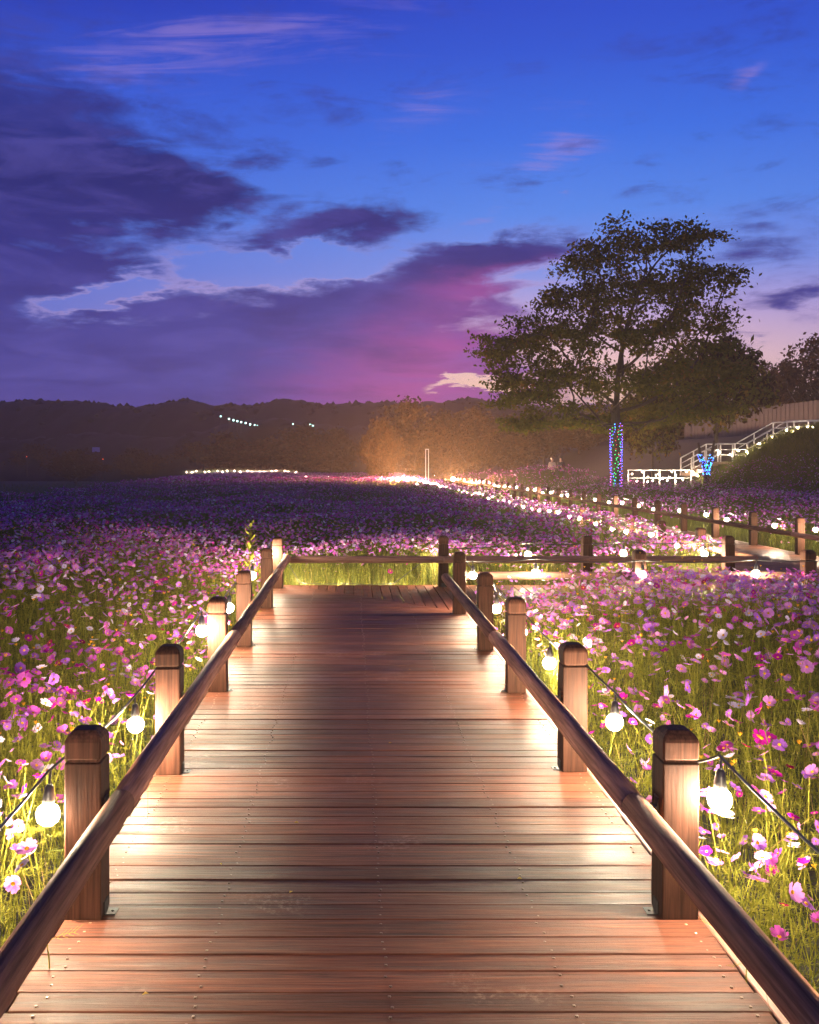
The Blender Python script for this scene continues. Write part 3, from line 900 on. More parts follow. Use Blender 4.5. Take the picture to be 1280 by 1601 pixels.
def plant_tree(kind, px, y, top_py, width_m, label, group=None, name="tree", rz=None):
    tm, cm = KINDS[kind]
    x = (px - VPX) * y / F_PX
    g = float(ground_z(x, y))
    h0 = (7.0, 8.0, 6.5)[kind] * 1.03; w0 = (6.4, 6.0, 7.6)[kind] * 1.05
    z = CAM_H + (VPY - top_py) * y / F_PX - g
    o = empty(name, (x, y, g - 0.05), label, "tree", group)
    sz = z / h0; sx = width_m / w0
    t = link("trunk", tm, None, o); c = link("crown", cm, None, o)
    o.rotation_euler = (0, 0, random.uniform(0, 6.28) if rz is None else rz)
    o.scale = (sx, sx, sz)
    return o
# second tree right of the big one, forked low, and the clump left of the walk's end
plant_tree(2, 1120, 54, 512, 6.6, "broad tree partly hidden behind the tall tree's right side, above the white stair landing", name="spreading_tree", rz=0.4)
plant_tree(2, 1020, 57, 590, 4.6, "small tree with a pale forked trunk just right of the lit trunk", name="forked_tree", rz=2.2)
for k, (kd, px, y, tp, w, lb) in enumerate([
    (0, 592, 80, 652, 3.4, "round bushy tree at the left end of the amber-lit clump"),
    (1, 640, 86, 619, 6.0, "tallest dark tree of the clump left of the white upright frame"),
    (0, 700, 90, 640, 5.6, "dark tree directly above the end of the far walk"),
    (1, 745, 88, 630, 5.2, "dark tree touching the tall tree's lowest left leaves"),
    (0, 800, 92, 648, 6.4, "dark tree under the tall tree's left overhang"),
    (1, 850, 95, 640, 6.2, "dark tree behind the two standing people"),
    (0, 905, 90, 645, 5.6, "dark tree seen just left of the lit trunk"),
    (1, 965, 94, 640, 6.4, "dark tree directly behind the lit trunk"),
    (0, 1040, 92, 635, 7.0, "dark tree behind the small forked tree"),
]):
    plant_tree(kd, px, y, tp, w, lb, "dark trees massed behind the far walk", "bushy_tree")
for k, (kd, px, y, tp, w, lb) in enumerate([
    (1, 1172, 84, 552, 5.5, "dim leafy tree over the left end of the panel fence"),
    (0, 1222, 84, 562, 5.0, "dim leafy tree over the middle of the panel fence"),
    (1, 1278, 80, 520, 6.0, "taller dim tree at the right picture edge above the panel fence"),
]):
    plant_tree(kd, px, y, tp, w, lb, "trees rising behind the panel fence", "leafy_tree")
for k, (px, y, tp, w) in enumerate([(352, 120, 676, 7.5), (470, 118, 662, 8.5), (520, 112, 668, 6.5), (300, 130, 690, 6.0), (215, 125, 700, 6.5), (118, 110, 700, 6.5), (60, 130, 693, 7.0), (410, 126, 684, 7.5)]):
    where = ["the second dark round tree from the right hill lamps", "dark wide tree below the single lamp pair on the hill", "dark tree beside the amber-lit clump", "low dark tree above the left end of the distant lights",
             "low dark tree between the blue sign and the field path", "dark tree just left of the small blue sign", "dark tree near the left picture edge above the pond bank", "dark round tree under the row of hill lamps"][k]
    plant_tree(k % 2, px, y, tp, w, where, "dark trees along the far edge of the field", "far_tree")

# ------------------------------------------------------------------ coloured light wraps on two trunks
LED = {"blue": glow_mat("led_blue", (0.07, 0.12, 1.0), 7.0), "green": glow_mat("led_green", (0.05, 1.0, 0.25), 3.5), "violet": glow_mat("led_violet", (0.38, 0.12, 1.0), 6.0),
       "cyan": glow_mat("led_cyan", (0.05, 0.50, 1.0), 5.0), "red": glow_mat("led_red", (1.0, 0.08, 0.10), 2.5)}
def octa(r):
    return np.array([(r, 0, 0), (-r, 0, 0), (0, r, 0), (0, -r, 0), (0, 0, r), (0, 0, -r)]), np.array([(0, 2, 4), (2, 1, 4), (1, 3, 4), (3, 0, 4), (2, 0, 5), (1, 2, 5), (3, 1, 5), (0, 3, 5)])
def led_part(name, pts, r, mat, parent):
    v, f = octa(r); n = len(pts)
    V = v[None] + np.array(pts)[:, None]; Fi = f[None] + (np.arange(n) * 6)[:, None, None]
    o = link(name, raw_mesh(name, V.reshape(-1, 3), Fi.ravel(), 3), mat, parent); o["kind"] = "stuff"; return o
wrap = empty("trunk_lights", (tx, TY, 0), "strings of blue, violet and green points wound down the tall tree's trunk", "string lights")
rl = random.Random(9)
strands = [("blue", -0.23), ("violet", 0.20), ("green", -0.02), ("blue", 0.24), ("green", -0.12), ("red", 0.08)]
cab = MB()
for ci, (cname, ph) in enumerate(strands):
    ptsl = []; z = 0.75
    while z < 3.58:
        an = -math.pi / 2 + ph * 4.2 + 0.55 * math.sin(z * 2.3 + ci) + rl.uniform(-.18, .18)
        if cname == "green" and z < 3.5 and rl.random() < 0.15: z += 0.07; continue
        ptsl.append((0.265 * math.cos(an) + rl.uniform(-.015, .015), 0.265 * math.sin(an), z))
        ptsl.append((0.265 * math.cos(an + math.pi) , 0.265 * math.sin(an + math.pi), z + 0.03))
        z += rl.uniform(0.10, 0.19)
    nm = "led_bulb"
    led_part(nm, ptsl, 0.023, LED[cname], wrap)
    cab.tube([p for p in ptsl[::2]][::2], 0.006, 4)
cab.build("cable", M_CABLE, wrap)
# short V-shaped trunk wound in blue
VY = 47.0; vx = (1104 - VPX) * VY / F_PX
vg = float(ground_z(vx, VY))
vt = empty("stub_tree", (vx, VY, vg), "short forked trunk wound in bright blue lights at the foot of the stairs", "tree")
b = MB()
za = CAM_H + (VPY - 742) * VY / F_PX - vg
b.tube([(0, 0, -0.1), (0.02, 0, za), (0.0, 0, za + 0.25)], [0.15, 0.14, 0.13], 8)
b.tube([(0, 0, za + 0.2), (-0.14, 0, za + 0.55), (-0.29, 0, za + 0.95), (-0.36, 0.05, za + 1.5)], [0.11, 0.09, 0.08, 0.05], 7)
b.tube([(0, 0, za + 0.2), (0.12, 0, za + 0.50), (0.25, 0, za + 0.88), (0.36, -0.05, za + 1.6)], [0.11, 0.09, 0.08, 0.05], 7)
b.build("trunk", M_BARK, vt)
vw = empty("trunk_lights", (vx, VY, vg), "bright blue lights wound round the short forked trunk by the stairs", "string lights")
for cname, num in (("cyan", 60), ("blue", 60), ("green", 14)):
    ptsl = []
    for k in range(num):
        t = rl.random(); sd = rl.choice((-1, 1)); an = rl.uniform(0, 6.28)
        if t < 0.25: c = (0, 0, za + t * 1.2); r_ = 0.16
        else:
            q = (t - 0.25) / 0.75; c = (sd * (0.05 + 0.25 * q), 0, za + 0.28 + 0.66 * q); r_ = 0.11
        ptsl.append((c[0] + r_ * math.cos(an), r_ * math.sin(an), c[2]))
    led_part("led_bulb", ptsl, 0.026, LED[cname], vw)

# ------------------------------------------------------------------ stairs with white railings up the bank, panel fence
SY_ = 50.0
M_RAILW = flat('stair_rail_paint', (0.34, 0.34, 0.34), 0.5)
def sp(px, py): return Vector(px3(px, py, SY_))
line = [(1081, 744), (1122, 722), (1168, 722), (1230, 687), (1330, 684)]   # foot line of the near railing
st = empty("stairway", sp(1081, 744), "stairs with white railings climbing the grassy bank at the right", "stairs")
o0 = sp(1081, 744)
tr = MB()
stepm = MB()
for k in range(4):
    A, B = sp(*line[k]), sp(*line[k + 1])
    n = max(1, int(round(abs(B.z - A.z) / 0.17)))
    if n <= 1:
        c = (A + B) / 2 - o0; stepm.box((c.x, 0.8, c.z - 0.06), ((B.x - A.x) / 2, 0.8, 0.06))
    else:
        for q in range(n):
            xa = A.x + (B.x - A.x) * q / n; zz = A.z + (B.z - A.z) * (q + 1) / n - o0.z
            stepm.box((xa + (B.x - A.x) / n / 2 - o0.x, 0.8, zz - 0.10), ((B.x - A.x) / n / 2 + 0.02, 0.8, 0.09))
stepm.build("steps", flat("stair_board", (0.16, 0.11, 0.075), 0.7, noise=0.2), st)
for side, yy in (("near", -0.02), ("far", 1.62)):
    b = MB()
    for hgt, rr_ in ((0.92, 0.032), (0.62, 0.022), (0.34, 0.022)):
        b.tube([(p - o0).x * Vector((1, 0, 0)) + Vector((0, yy, (p - o0).z + hgt)) for p in (sp(*q) for q in line)], rr_, 6, smooth=True)
    b.build("handrail", M_RAILW, st)
    for k in range(4):
        A, B = sp(*line[k]), sp(*line[k + 1]); n = 2 if k != 3 else 3
        for q in range(n if k < 3 else n + 1):
            c = A.lerp(B, q / n) - o0
            m = MB(); m.box((0, 0, 0.46), (0.030, 0.030, 0.46)); m.build("baluster_post", M_RAILW, st, (c.x, yy, c.z))
bl = []
for (px, py) in [(1082, 738), (1124, 707), (1140, 711), (1153, 705), (1166, 706), (1178, 705), (1186, 694), (1198, 703), (1206, 684), (1219, 687), (1228, 673), (1240, 674), (1246, 669), (1261, 668), (1269, 668), (1279, 674), (1297, 668), (1310, 669)]:
    p = sp(px, py); bl.append((p.x, SY_ - 0.09, p.z))
KEY = lambda v: v.x
bulb_string("string of white bulbs climbing the railing of the stairs on the bank", bl, [(sp(1081, 720).x, SY_ - 0.05, sp(1081, 732).z)], group="strings of round white bulbs on stairs and fences", near=False, small=0.55)
# low white railing at the foot of the stairs with a tangle of bulbs under it
lr = empty("white_railing", px3(982, 748, SY_), "low white railing crowded with bulbs at the foot of the stairs", "railing")
A, B = Vector(px3(982, 735, SY_)), Vector(px3(1080, 735, SY_))
b = MB(); b.tube([Vector((0, 0, 0.42)), Vector((B.x - A.x, 0, 0.42))], 0.03, 6); b.tube([Vector((0, 0, 0.02)), Vector((B.x - A.x, 0, 0.02))], 0.022, 6); b.build("handrail", M_RAILW, lr)
for k in range(5):
    m = MB(); m.box((0, 0, 0.0), (0.028, 0.028, 0.44)); m.build("baluster_post", M_RAILW, lr, ((B.x - A.x) * k / 4, 0, 0))
tang = []
for (px, py) in [(986, 741), (994, 752), (1002, 738), (1010, 746), (1018, 751), (1022, 743), (1027, 741), (1034, 748), (1043, 747), (1049, 738), (1055, 743), (1066, 750), (1071, 737), (1089, 744), (1092, 737), (1104, 751), (1124, 746), (1010, 753), (1040, 751), (1052, 752)]:
    p = px3(px, py, SY_); tang.append((p[0], SY_ - 0.08 - rl.uniform(0, 0.3), p[2]))
bulb_string("tangle of white bulbs hanging along the low white railing", tang, [(px3(981, 738, SY_)[0], SY_ - 0.05, px3(981, 738, SY_)[2])], group="strings of round white bulbs on stairs and fences", near=False, small=0.55)

M_PANEL = flat("fence_panel", (0.055, 0.055, 0.062), 0.6, 0.0, noise=0.15, nscale=1.5)
pf = empty("panel_fence", (27.2, 75.0, 3.0), "tall grey fence of upright metal panels along the top of the bank", "fence")
fa, fb_ = Vector((25.6, 76.5, 0)), Vector((29.8, 56.0, 0))
fd = fb_ - fa; npan = 46
for k in range(npan):
    t0, t1 = k / npan, (k + 0.93) / npan
    p0, p1 = fa + fd * t0, fa + fd * t1
    g = 2.6
    top = 5.40 + 0.35 * t0
    m = MB(); L_ = (p1 - p0).length
    m.box((0, 0, (top - g) / 2), (L_ / 2, 0.02, (top - g) / 2), mat=Matrix.Rotation(math.atan2(fd.y, fd.x), 4, 'Z'))
    m.box((-fd.normalized().x * L_ / 2, -fd.normalized().y * L_ / 2, (top - g) / 2), (0.035, 0.045, (top - g) / 2 + 0.01), mat=Matrix.Rotation(math.atan2(fd.y, fd.x), 4, 'Z'))
    c = (p0 + p1) / 2
    m.build("panel", M_PANEL, pf, (c.x - 27.2, c.y - 75.0, g - 3.0))

# ------------------------------------------------------------------ white upright frame beside the walk
fy = 60.0
fr = empty("upright_frame", px3(667.5, 757, fy), "slim white upright frame standing beside the left row of bulbs", "frame stand")
b = MB(); hh = px3(0, 703, fy)[2] - px3(0, 757, fy)[2]
for s in (-1, 1): b.box((s * 0.085, 0, hh / 2), (0.022, 0.03, hh / 2))
b.build("upright", M_WHITE, fr)
b = MB(); b.box((0, 0, hh + 0.022), (0.107, 0.03, 0.022)); b.build("crossbar", M_WHITE, fr)
b = MB(); b.box((0, 0, -0.3), (0.15, 0.12, 0.31)); b.build("base", M_STEEL, fr)

# ------------------------------------------------------------------ the cosmos field
rf = np.random.default_rng(77)
def on_deck(x, y, m=0.06):
    a_ = (x > XL - m) & (x < XR + m) & (y < YF + m)
    b_ = (x > XL - m) & (x < 8.8 + m) & (y > YN - m) & (y < YF + m)
    c_ = (x > FX0 - m) & (x < FX1 + m) & (y >= YF) & (y < FY1 + m)
    return a_ | b_ | c_
def in_field(x, y):
    left = np.interp(y, [0, 14, 30, 60, 105, 125], [-12, -12, -11.5, -13.5, -17.5, -20])
    right = np.interp(y, [0, 20, 30, 44, 48, 70, 115], [16, 18, 19, 18.0, 15.0, 11.0, 10.0])
    return (x > left + 0.5 * np.sin(y * 0.7)) & (x < right) & (y < 118 + 3 * np.sin(x)) & ~on_deck(x, y)
def top_height(x, y):
    """how high the blooms stand above deck level"""
    h = np.full_like(x, 0.86)
    dl = XL - x
    h = np.where((x < XL) & (y < YF), 0.40 + 0.48 * sst(0, 1.7, dl), h)
    bed = (x > XR) & (y < YN)
    hb = 0.36 + 0.50 * sst(0, 1.5, x - XR) * (0.25 + 0.75 * sst(0.0, 5.0, YN - y))
    hb = hb + 0.12 * sst(4.2, 6.0, x)
    h = np.where(bed, hb, h)
    be = (y > YF) & (x < FX0)
    h = np.where(be, 0.56 + 0.22 * sst(0.2, 5.0, y - YF), h)
    h = np.where((x > FX1) & (y > 8), 0.55 + 0.35 * sst(0, 2.5, x - FX1), h)
    # the crop itself is uneven: taller and shorter drifts
    return h + 0.10 * np.sin(x * 1.3 + 1.1 * np.sin(y * 0.6)) * np.sin(y * 0.9 + 0.7) 
def scatter(x0, x1, y0, y1, per_m2):
    n = int((x1 - x0) * (y1 - y0) * per_m2)
    x = rf.uniform(x0, x1, n); y = rf.uniform(y0, y1, n)
    k = in_field(x, y)
    # clumped: drop points where a slow noise is low
    cl = 0.55 + 0.45 * np.sin(x * 2.1 + 3 * np.sin(y * 0.8)) * np.sin(y * 1.7 + 2 * np.sin(x * 1.1))
    k &= rf.uniform(0, 1, n) < 0.35 + 0.65 * cl
    return x[k], y[k]

def frame_ok(x, y, z, m=30, step=1.6):
    """in the picture, or close enough to come into it after a step to the side"""
    yy_ = np.maximum(y, 0.05)
    px = VPX + x * F_PX / yy_; py = VPY - (z - CAM_H) * F_PX / yy_
    mm = m + step * F_PX / yy_
    return (y > 0.8) & (px > -mm) & (px < 1280 + mm) & (py < 1601 + m + 0.6 * step * F_PX / yy_)

def rotations(yaw, tilt, spin):
    cy, sy = np.cos(yaw), np.sin(yaw); ct, st_ = np.cos(tilt), np.sin(tilt); cs, ss_ = np.cos(spin), np.sin(spin)
    o, l = np.zeros_like(yaw), np.ones_like(yaw)
    Rz = np.stack([np.stack([cy, -sy, o], -1), np.stack([sy, cy, o], -1), np.stack([o, o, l], -1)], -2)
    Ry = np.stack([np.stack([ct, o, st_], -1), np.stack([o, l, o], -1), np.stack([-st_, o, ct], -1)], -2)
    Rs = np.stack([np.stack([cs, -ss_, o], -1), np.stack([ss_, cs, o], -1), np.stack([o, o, l], -1)], -2)
    return Rz @ Ry @ Rs

# --- templates (unit radius)
def petal_shape(cup=0.30, wid=0.40, notch=0.06, fine=True):
    rows = [(0.10, 0.05), (0.38, wid * 0.62), (0.72, wid), (0.93, wid * 0.80)] if fine else None
    vs = []
    for r, w in rows:
        z = cup * (r ** 1.6) * 0.75
        vs += [(r, -w, z + 0.03), (r, 0, z - 0.015), (r, w, z + 0.03)]
    zt = cup * 0.72
    vs += [(1.0 - notch * 0.2, -wid * 0.45, zt + 0.01), (1.0 - notch, 0, zt - 0.02), (1.0 - notch * 0.2, wid * 0.45, zt + 0.01)]
    fs = []
    for k in range(4):
        for q in range(2):
            a_ = k * 3 + q; fs.append((a_, a_ + 1, a_ + 4, a_ + 3))
    return vs, fs
def head_template(npet, cup, wid, rr_=None):
    """petals as single folded quads + disc quads; returns verts, quads, is_disc"""
    V, Q, D = [], [], []
    for k in range(npet):
        an = 2 * math.pi * k / npet + (rr_.uniform(-.12, .12) if rr_ else 0)
        c = cup + (rr_.uniform(-.12, .12) if rr_ else 0); L_ = 1 + (rr_.uniform(-.12, .08) if rr_ else 0)
        ca, sa = math.cos(an), math.sin(an); o_ = len(V)
        for (r, w, z) in ((0.1, 0, 0), (0.66, -wid, c * 0.5 + .04), (1.0 * L_, -wid * .5, c * .8), (1.0 * L_, wid * .5, c * .8), (0.66, wid, c * 0.5 + .04)):
            V.append((r * ca - w * sa, r * sa + w * ca, z))
        V.append((0.68 * ca, 0.68 * sa, c * 0.5 - 0.02))
        Q += [(o_, o_ + 1, o_ + 2, o_ + 5), (o_, o_ + 5, o_ + 3, o_ + 4), (o_ + 5, o_ + 2, o_ + 3, o_ + 3)][:2]
        D += [0, 0]
    o_ = len(V)
    for k in range(6):
        V.append((0.23 * math.cos(k * math.pi / 3), 0.23 * math.sin(k * math.pi / 3), 0.08))
    V.append((0, 0, 0.17))
    for k in range(3): Q.append((o_ + 2 * k, o_ + 2 * k + 1, o_ + (2 * k + 2) % 6, o_ + 6)); D.append(1)
    return np.array(V), np.array(Q), np.array(D)
r0 = random.Random(3)
HEADS_NEAR = [head_template(8, c, w, r0) for c, w in ((0.06, .27), (0.25, .29), (0.45, .29), (0.8, .30))]
def simple_head(n, cup):
    V, Q = [], []
    for k in range(n):
        an = 2 * math.pi * k / n; ca, sa = math.cos(an), math.sin(an); o_ = len(V); w = 0.62
        for (r, ww, z) in ((0.0, 0, 0), (0.75, -w, cup * .6), (1.05, 0, cup), (0.75, w, cup * .6)):
            V.append((r * ca - ww * sa, r * sa + ww * ca, z))
        Q.append((o_, o_ + 1, o_ + 2, o_ + 3))
    return np.array(V), np.array(Q), np.zeros(len(Q), int)
HEADS_MID = [simple_head(4, 0.2), simple_head(4, 0.5)]
HEADS_FAR = [simple_head(2, 0.3)]

class Quads:
    def __init__(self): self.V, self.F, self.M, self.n = [], [], [], 0
    def add(self, V, F, M):
        self.V.append(V.reshape(-1, 3)); self.F.append((F + self.n).ravel()); self.M.append(M.ravel()); self.n += len(self.V[-1])
    def build(self, name, mats):
        me = raw_mesh(name, np.concatenate(self.V), np.concatenate(self.F), 4, np.concatenate(self.M))
        return link(name, me, mats)

def put_heads(Qd, tmpl, C, size, yaw, tilt, spin, colour):
    V, F, D = tmpl
    R = rotations(yaw, tilt, spin)
    W = np.einsum('nij,vj->nvi', R, V) * size[:, None, None] + C[:, None, :]
    Fi = F[None] + (np.arange(len(C)) * len(V))[:, None, None]
    mi = np.where(D[None] == 1, 6, colour[:, None])
    Qd.add(W, Fi, mi)

def ribbons(Qd, pts, width, mat):
    """pts (n, k, 3) polylines -> flat blades, turned at random"""
    n, k, _ = pts.shape
    d = pts[:, -1] - pts[:, 0]
    rnd = rf.normal(0, 1, (n, 3)); s = np.cross(d, rnd); s /= np.linalg.norm(s, axis=1)[:, None] + 1e-9
    w = np.linspace(1, 0.45, k)[None, :, None] * (np.asarray(width).reshape(-1, 1, 1) if np.ndim(width) else width)
    V = np.stack([pts - s[:, None] * w, pts + s[:, None] * w], 2).reshape(n, 2 * k, 3)
    f = np.array([(2 * q, 2 * q + 1, 2 * q + 3, 2 * q + 2) for q in range(k - 1)])
    Fi = f[None] + (np.arange(n) * 2 * k)[:, None, None]
    Qd.add(V, Fi, np.broadcast_to(np.asarray(mat).reshape(-1, 1), (n, k - 1)).copy())

def stems(Qd, B, T, width, k=5, bend=0.10, cross=False, mat=0):
    n = len(B); t = np.linspace(0, 1, k)[None, :, None]
    bow = rf.normal(0, bend, (n, 1, 3)) * np.array([1, 1, 0.1])
    pts = B[:, None] * (1 - t) + T[:, None] * t + bow * (t * (1 - t) * 4) * np.linalg.norm(T - B, axis=1)[:, None, None]
    ribbons(Qd, pts, width, mat)
    if cross: ribbons(Qd, pts, width, mat)
    return pts

# --- near blooms (to about 14.5 m and the beds beside the walks)
xs, ys = [], []
for reg in ((-8.5, XL, 0.8, 14.6, 190), (XR, 7.6, 0.8, YN, 205), (-3.0, FX0, YF, 17.5, 150), (FX1, 14.5, 12, 22, 60)):
    a_, b_ = scatter(*reg); xs.append(a_); ys.append(b_)
bx, by = np.concatenate(xs), np.concatenate(ys)
n = len(bx)
hz = top_height(bx, by) - np.abs(rf.normal(0, 0.17, n)) + 0.03
hz = np.maximum(hz, -0.20 + 0.1 * rf.uniform(0, 1, n))
hx = bx + rf.normal(0, 0.17, n); hy = by + rf.normal(0, 0.17, n)
BA = np.array(BULB_AT)
free = np.min(np.linalg.norm(np.stack([hx, hy, hz], 1)[:, None] - BA[None], axis=2), axis=1) > 0.13
free &= ~np.any((np.abs(hx[:, None] - BA[None, :, 0]) < 0.16) & (by[:, None] < BA[None, :, 1] + .05) & (by[:, None] > BA[None, :, 1] - .55) & (hz[:, None] > BA[None, :, 2] - .05), axis=1)
k = frame_ok(hx, hy, hz, 60) & ~on_deck(hx, hy, 0.03) & free
bx, by, hx, hy, hz = bx[k], by[k], hx[k], hy[k], hz[k]; n = len(bx)
hsize = rf.uniform(0.018, 0.036, n) * np.where(rf.uniform(0, 1, n) < 0.12, 0.7, 1.0)
hyaw = rf.uniform(0, 2 * math.pi, n); htilt = np.abs(rf.normal(0.60, 0.42, n)); hspin = rf.uniform(0, 2 * math.pi, n)
drift = np.sin(hx * 0.9 + 1.7 * np.sin(hy * 0.55)) * 0.5
hcol = np.array([rf.choice(6, p=(lambda w: w / w.sum())(np.array(PWEIGHT) * np.array([1 + d, 1 - d, 1, 1 - .5 * d, 1 + .8 * d, 1])))for d in drift])
hvar = rf.choice(4, n, p=[.25, .35, .27, .13])
dist = np.sqrt(hx ** 2 + hy ** 2 + (hz - CAM_H) ** 2)
vis = frame_ok(hx, hy, hz, -4, 0.0)
order = np.argsort(-(hsize / dist) * vis)
NI = 300
solo = np.zeros(n, bool); solo[order[:NI]] = True
print("near blooms", n)

stalk = Quads()
C_ = np.stack([hx, hy, hz], 1); B_ = np.stack([bx, by, ground_z(bx, by)], 1)
rest = ~solo
bloom = Quads()
for v in range(4):
    k = rest & (hvar == v)
    put_heads(bloom, HEADS_NEAR[v], C_[k], hsize[k], hyaw[k], htilt[k], hspin[k], hcol[k])
sp_pts = stems(stalk, B_[rest], C_[rest] - np.array([0, 0, 0.004]), 0.0027, 5, 0.09, cross=True, mat=np.where(rf.uniform(0, 1, rest.sum()) < 0.93, 0, 2))
# feathery thread leaves along the stems
def threads(Qd, node, ax, num, ln, wd, mats_p=(0.25, 0.75)):
    nn = np.repeat(node, num, 0); m = len(nn)
    d = rf.normal(0, 1, (m, 3)) * np.array([1, 1, .45]) + np.array([0, 0, 0.55]); d /= np.linalg.norm(d, axis=1)[:, None]
    L_ = rf.uniform(.5, 1.25, (m, 1)) * ln
    sag = np.array([0, 0, -0.25])
    p = np.stack([nn, nn + d * L_ * .5 , nn + d * L_ + sag * L_], 1)
    ribbons(Qd, p, wd, rf.choice(2, m, p=mats_p))
for q, t in ((1, .2), (2, .1), (3, 0)):
    near = dist[rest] < 8.5
    threads(stalk, sp_pts[near][:, q], None, 5, 0.13, 0.0014)
    threads(stalk, sp_pts[~near][:, q], None, 3, 0.12, 0.0024)
# unopened buds and spent heads on their own stems
nb = 1500
k = rf.integers(0, n, nb)
bb_ = B_[k] + rf.normal(0, .05, (nb, 3)) * np.array([1, 1, 0]); bt = C_[k] + rf.normal(0, .10, (nb, 3)) + np.array([0, 0, -.03])
ok = ~on_deck(bt[:, 0], bt[:, 1], 0.03); bb_, bt = bb_[ok], bt[ok]
stems(stalk, bb_, bt, 0.0018, 4, 0.06)
put_heads(bloom, head_template(6, 1.6, .30), bt, np.full(len(bt), 0.013), rf.uniform(0, 6.28, len(bt)), rf.uniform(0, .4, len(bt)), rf.uniform(0, 6, len(bt)), np.full(len(bt), 6))
# undergrowth: grass and bare stems standing between
for reg, dens_, wd in (((-8.5, XL, 0.8, 14.6), 105, .0022), ((XR, 7.6, 0.8, YN), 105, .0020), ((-3.0, FX0, YF, 17.5), 420, .0030), ((FX1, 14.5, 12, 22), 150, .0035)):
    a_, b_ = scatter(*reg, dens_)
    g = ground_z(a_, b_); hh_ = (top_height(a_, b_) + 0.35) * rf.uniform(0.42, 0.98, len(a_))
    B2 = np.stack([a_, b_, g], 1); T2 = B2 + np.stack([rf.normal(0, .13, len(a_)), rf.normal(0, .13, len(a_)), hh_], 1)
    k = frame_ok(a_, b_, g + hh_, 80) & ~on_deck(T2[:, 0], T2[:, 1], 0.02)
    stems(stalk, B2[k], T2[k], wd, 4, 0.09, mat=rf.choice(3, k.sum(), p=[.22, .70, .08]))
field_mats = [PETAL[c] for c in PCOL] + [M_DISC]
tag(bloom.build("cosmos_blooms", field_mats), "thousands of small pink, lilac and white cosmos blooms crowding both sides of the boardwalk", "flowers", kind="stuff")
tag(stalk.build("cosmos_stalks", [M_STEM, M_STEM_D, M_DRY]), "dense yellow-green stalks and feathery leaves under the cosmos blooms", "stalks", kind="stuff")

# --- the field beyond
far = Quads()
def far_patch(x0, x1, y0, y1, d, heads, s_lo, s_hi):
    x, y = scatter(x0, x1, y0, y1, d)
    z = top_height(x, y) - np.abs(rf.normal(0, .11, len(x))) - 0.03 + (ground_z(x, y) + 0.35)
    k = frame_ok(x, y, z, 40); x, y, z = x[k], y[k], z[k]; m = len(x)
    hv = rf.integers(0, len(heads), m); sz = rf.uniform(s_lo, s_hi, m)
    cc = rf.choice(6, m, p=PWEIGHT); yw = rf.uniform(0, 6.28, m); tl = np.abs(rf.normal(.6, .4, m)); spn = rf.uniform(0, 6.28, m)
    C3 = np.stack([x, y, z], 1)
    for v in range(len(heads)):
        q = hv == v
        put_heads(far, heads[v], C3[q], sz[q], yw[q], tl[q], spn[q], cc[q])
    return C3
P1 = far_patch(-13, FX0, 14.4, 30, 90, HEADS_MID, .018, .034)
P1b = far_patch(FX1, 19, 20, 34, 60, HEADS_MID, .020, .036)
P2 = far_patch(-16, FX0, 30, 55, 50, HEADS_FAR, .026, .044)
P2b = far_patch(FX1, 19, 34, 52, 36, HEADS_FAR, .026, .044)
P3 = far_patch(-20, FX0, 55, 118, 11, HEADS_FAR, .055, .085)
P3b = far_patch(FX1, 13, 52, 110, 10, HEADS_FAR, .05, .08)
P4 = far_patch(-13, -8.5, 6, 14.6, 80, HEADS_MID, .02, .034)
print("far blooms", sum(len(p) for p in (P1, P1b, P2, P2b, P3, P3b, P4)))
tag(far.build("flower_field", field_mats), "purple-pink mass of cosmos stretching away to the dark trees", "flower field", kind="stuff")
fst = Quads()
for Pn, wd in ((P1, .004), (P1b, .004), (P2, .008), (P2b, .008), (P3, .016), (P3b, .016), (P4, .003)):
    m = len(Pn); nn = 2 if wd < .01 else 1
    for q in range(nn):
        B3 = Pn.copy(); B3[:, 2] = ground_z(B3[:, 0], B3[:, 1]); T3 = Pn - np.array([0, 0, .02])
        if q: B3 += rf.normal(0, .08, (m, 3)) * [1, 1, 0]; T3 += rf.normal(0, .12, (m, 3)) - np.array([0, 0, .08])
        kk = ~on_deck(T3[:, 0], T3[:, 1], .02)
        stems(fst, B3[kk], T3[kk], wd, 3, .08, mat=rf.choice(2, kk.sum(), p=[.35, .65]))
tag(fst.build("field_stalks", [M_STEM_D, M_GRASS]), "dark stalks filling the far flower field", "stalks", kind="stuff")

# --- grass on the bank below the stairs, and on the dark strip left of the field
gr = Quads()
gxx = rf.uniform(14.5, 30, 42000); gyy = rf.uniform(28, 50, 42000)
k = ~on_deck(gxx, gyy) & (gxx > np.interp(gyy, [28, 44, 50], [18.5, 16.8, 15])); gxx, gyy = gxx[k], gyy[k]
for X_, Y_, hh0, wd in ((gxx, gyy, .36, .012), (rf.uniform(-60, -11, 16000), rf.uniform(24, 112, 16000), .35, .02)):
    k = ~in_field(X_, Y_) & ~(((X_ + 36.5) ** 2 + (Y_ - 80) ** 2) < 72); X_, Y_ = X_[k], Y_[k]
    g = ground_z(X_, Y_); B3 = np.stack([X_, Y_, g - 0.02], 1)
    T3 = B3 + np.stack([rf.normal(0, .14, len(X_)), rf.normal(0, .14, len(X_)), hh0 * rf.uniform(.5, 1.3, len(X_))], 1)
    stems(gr, B3, T3, wd, 3, .12, mat=rf.choice(2, len(X_), p=[.7, .3]))
tag(gr.build("grass", [M_GRASS, M_STEM_D]), "rough grass on the bank and along the dark edge of the field", "grass", kind="stuff")

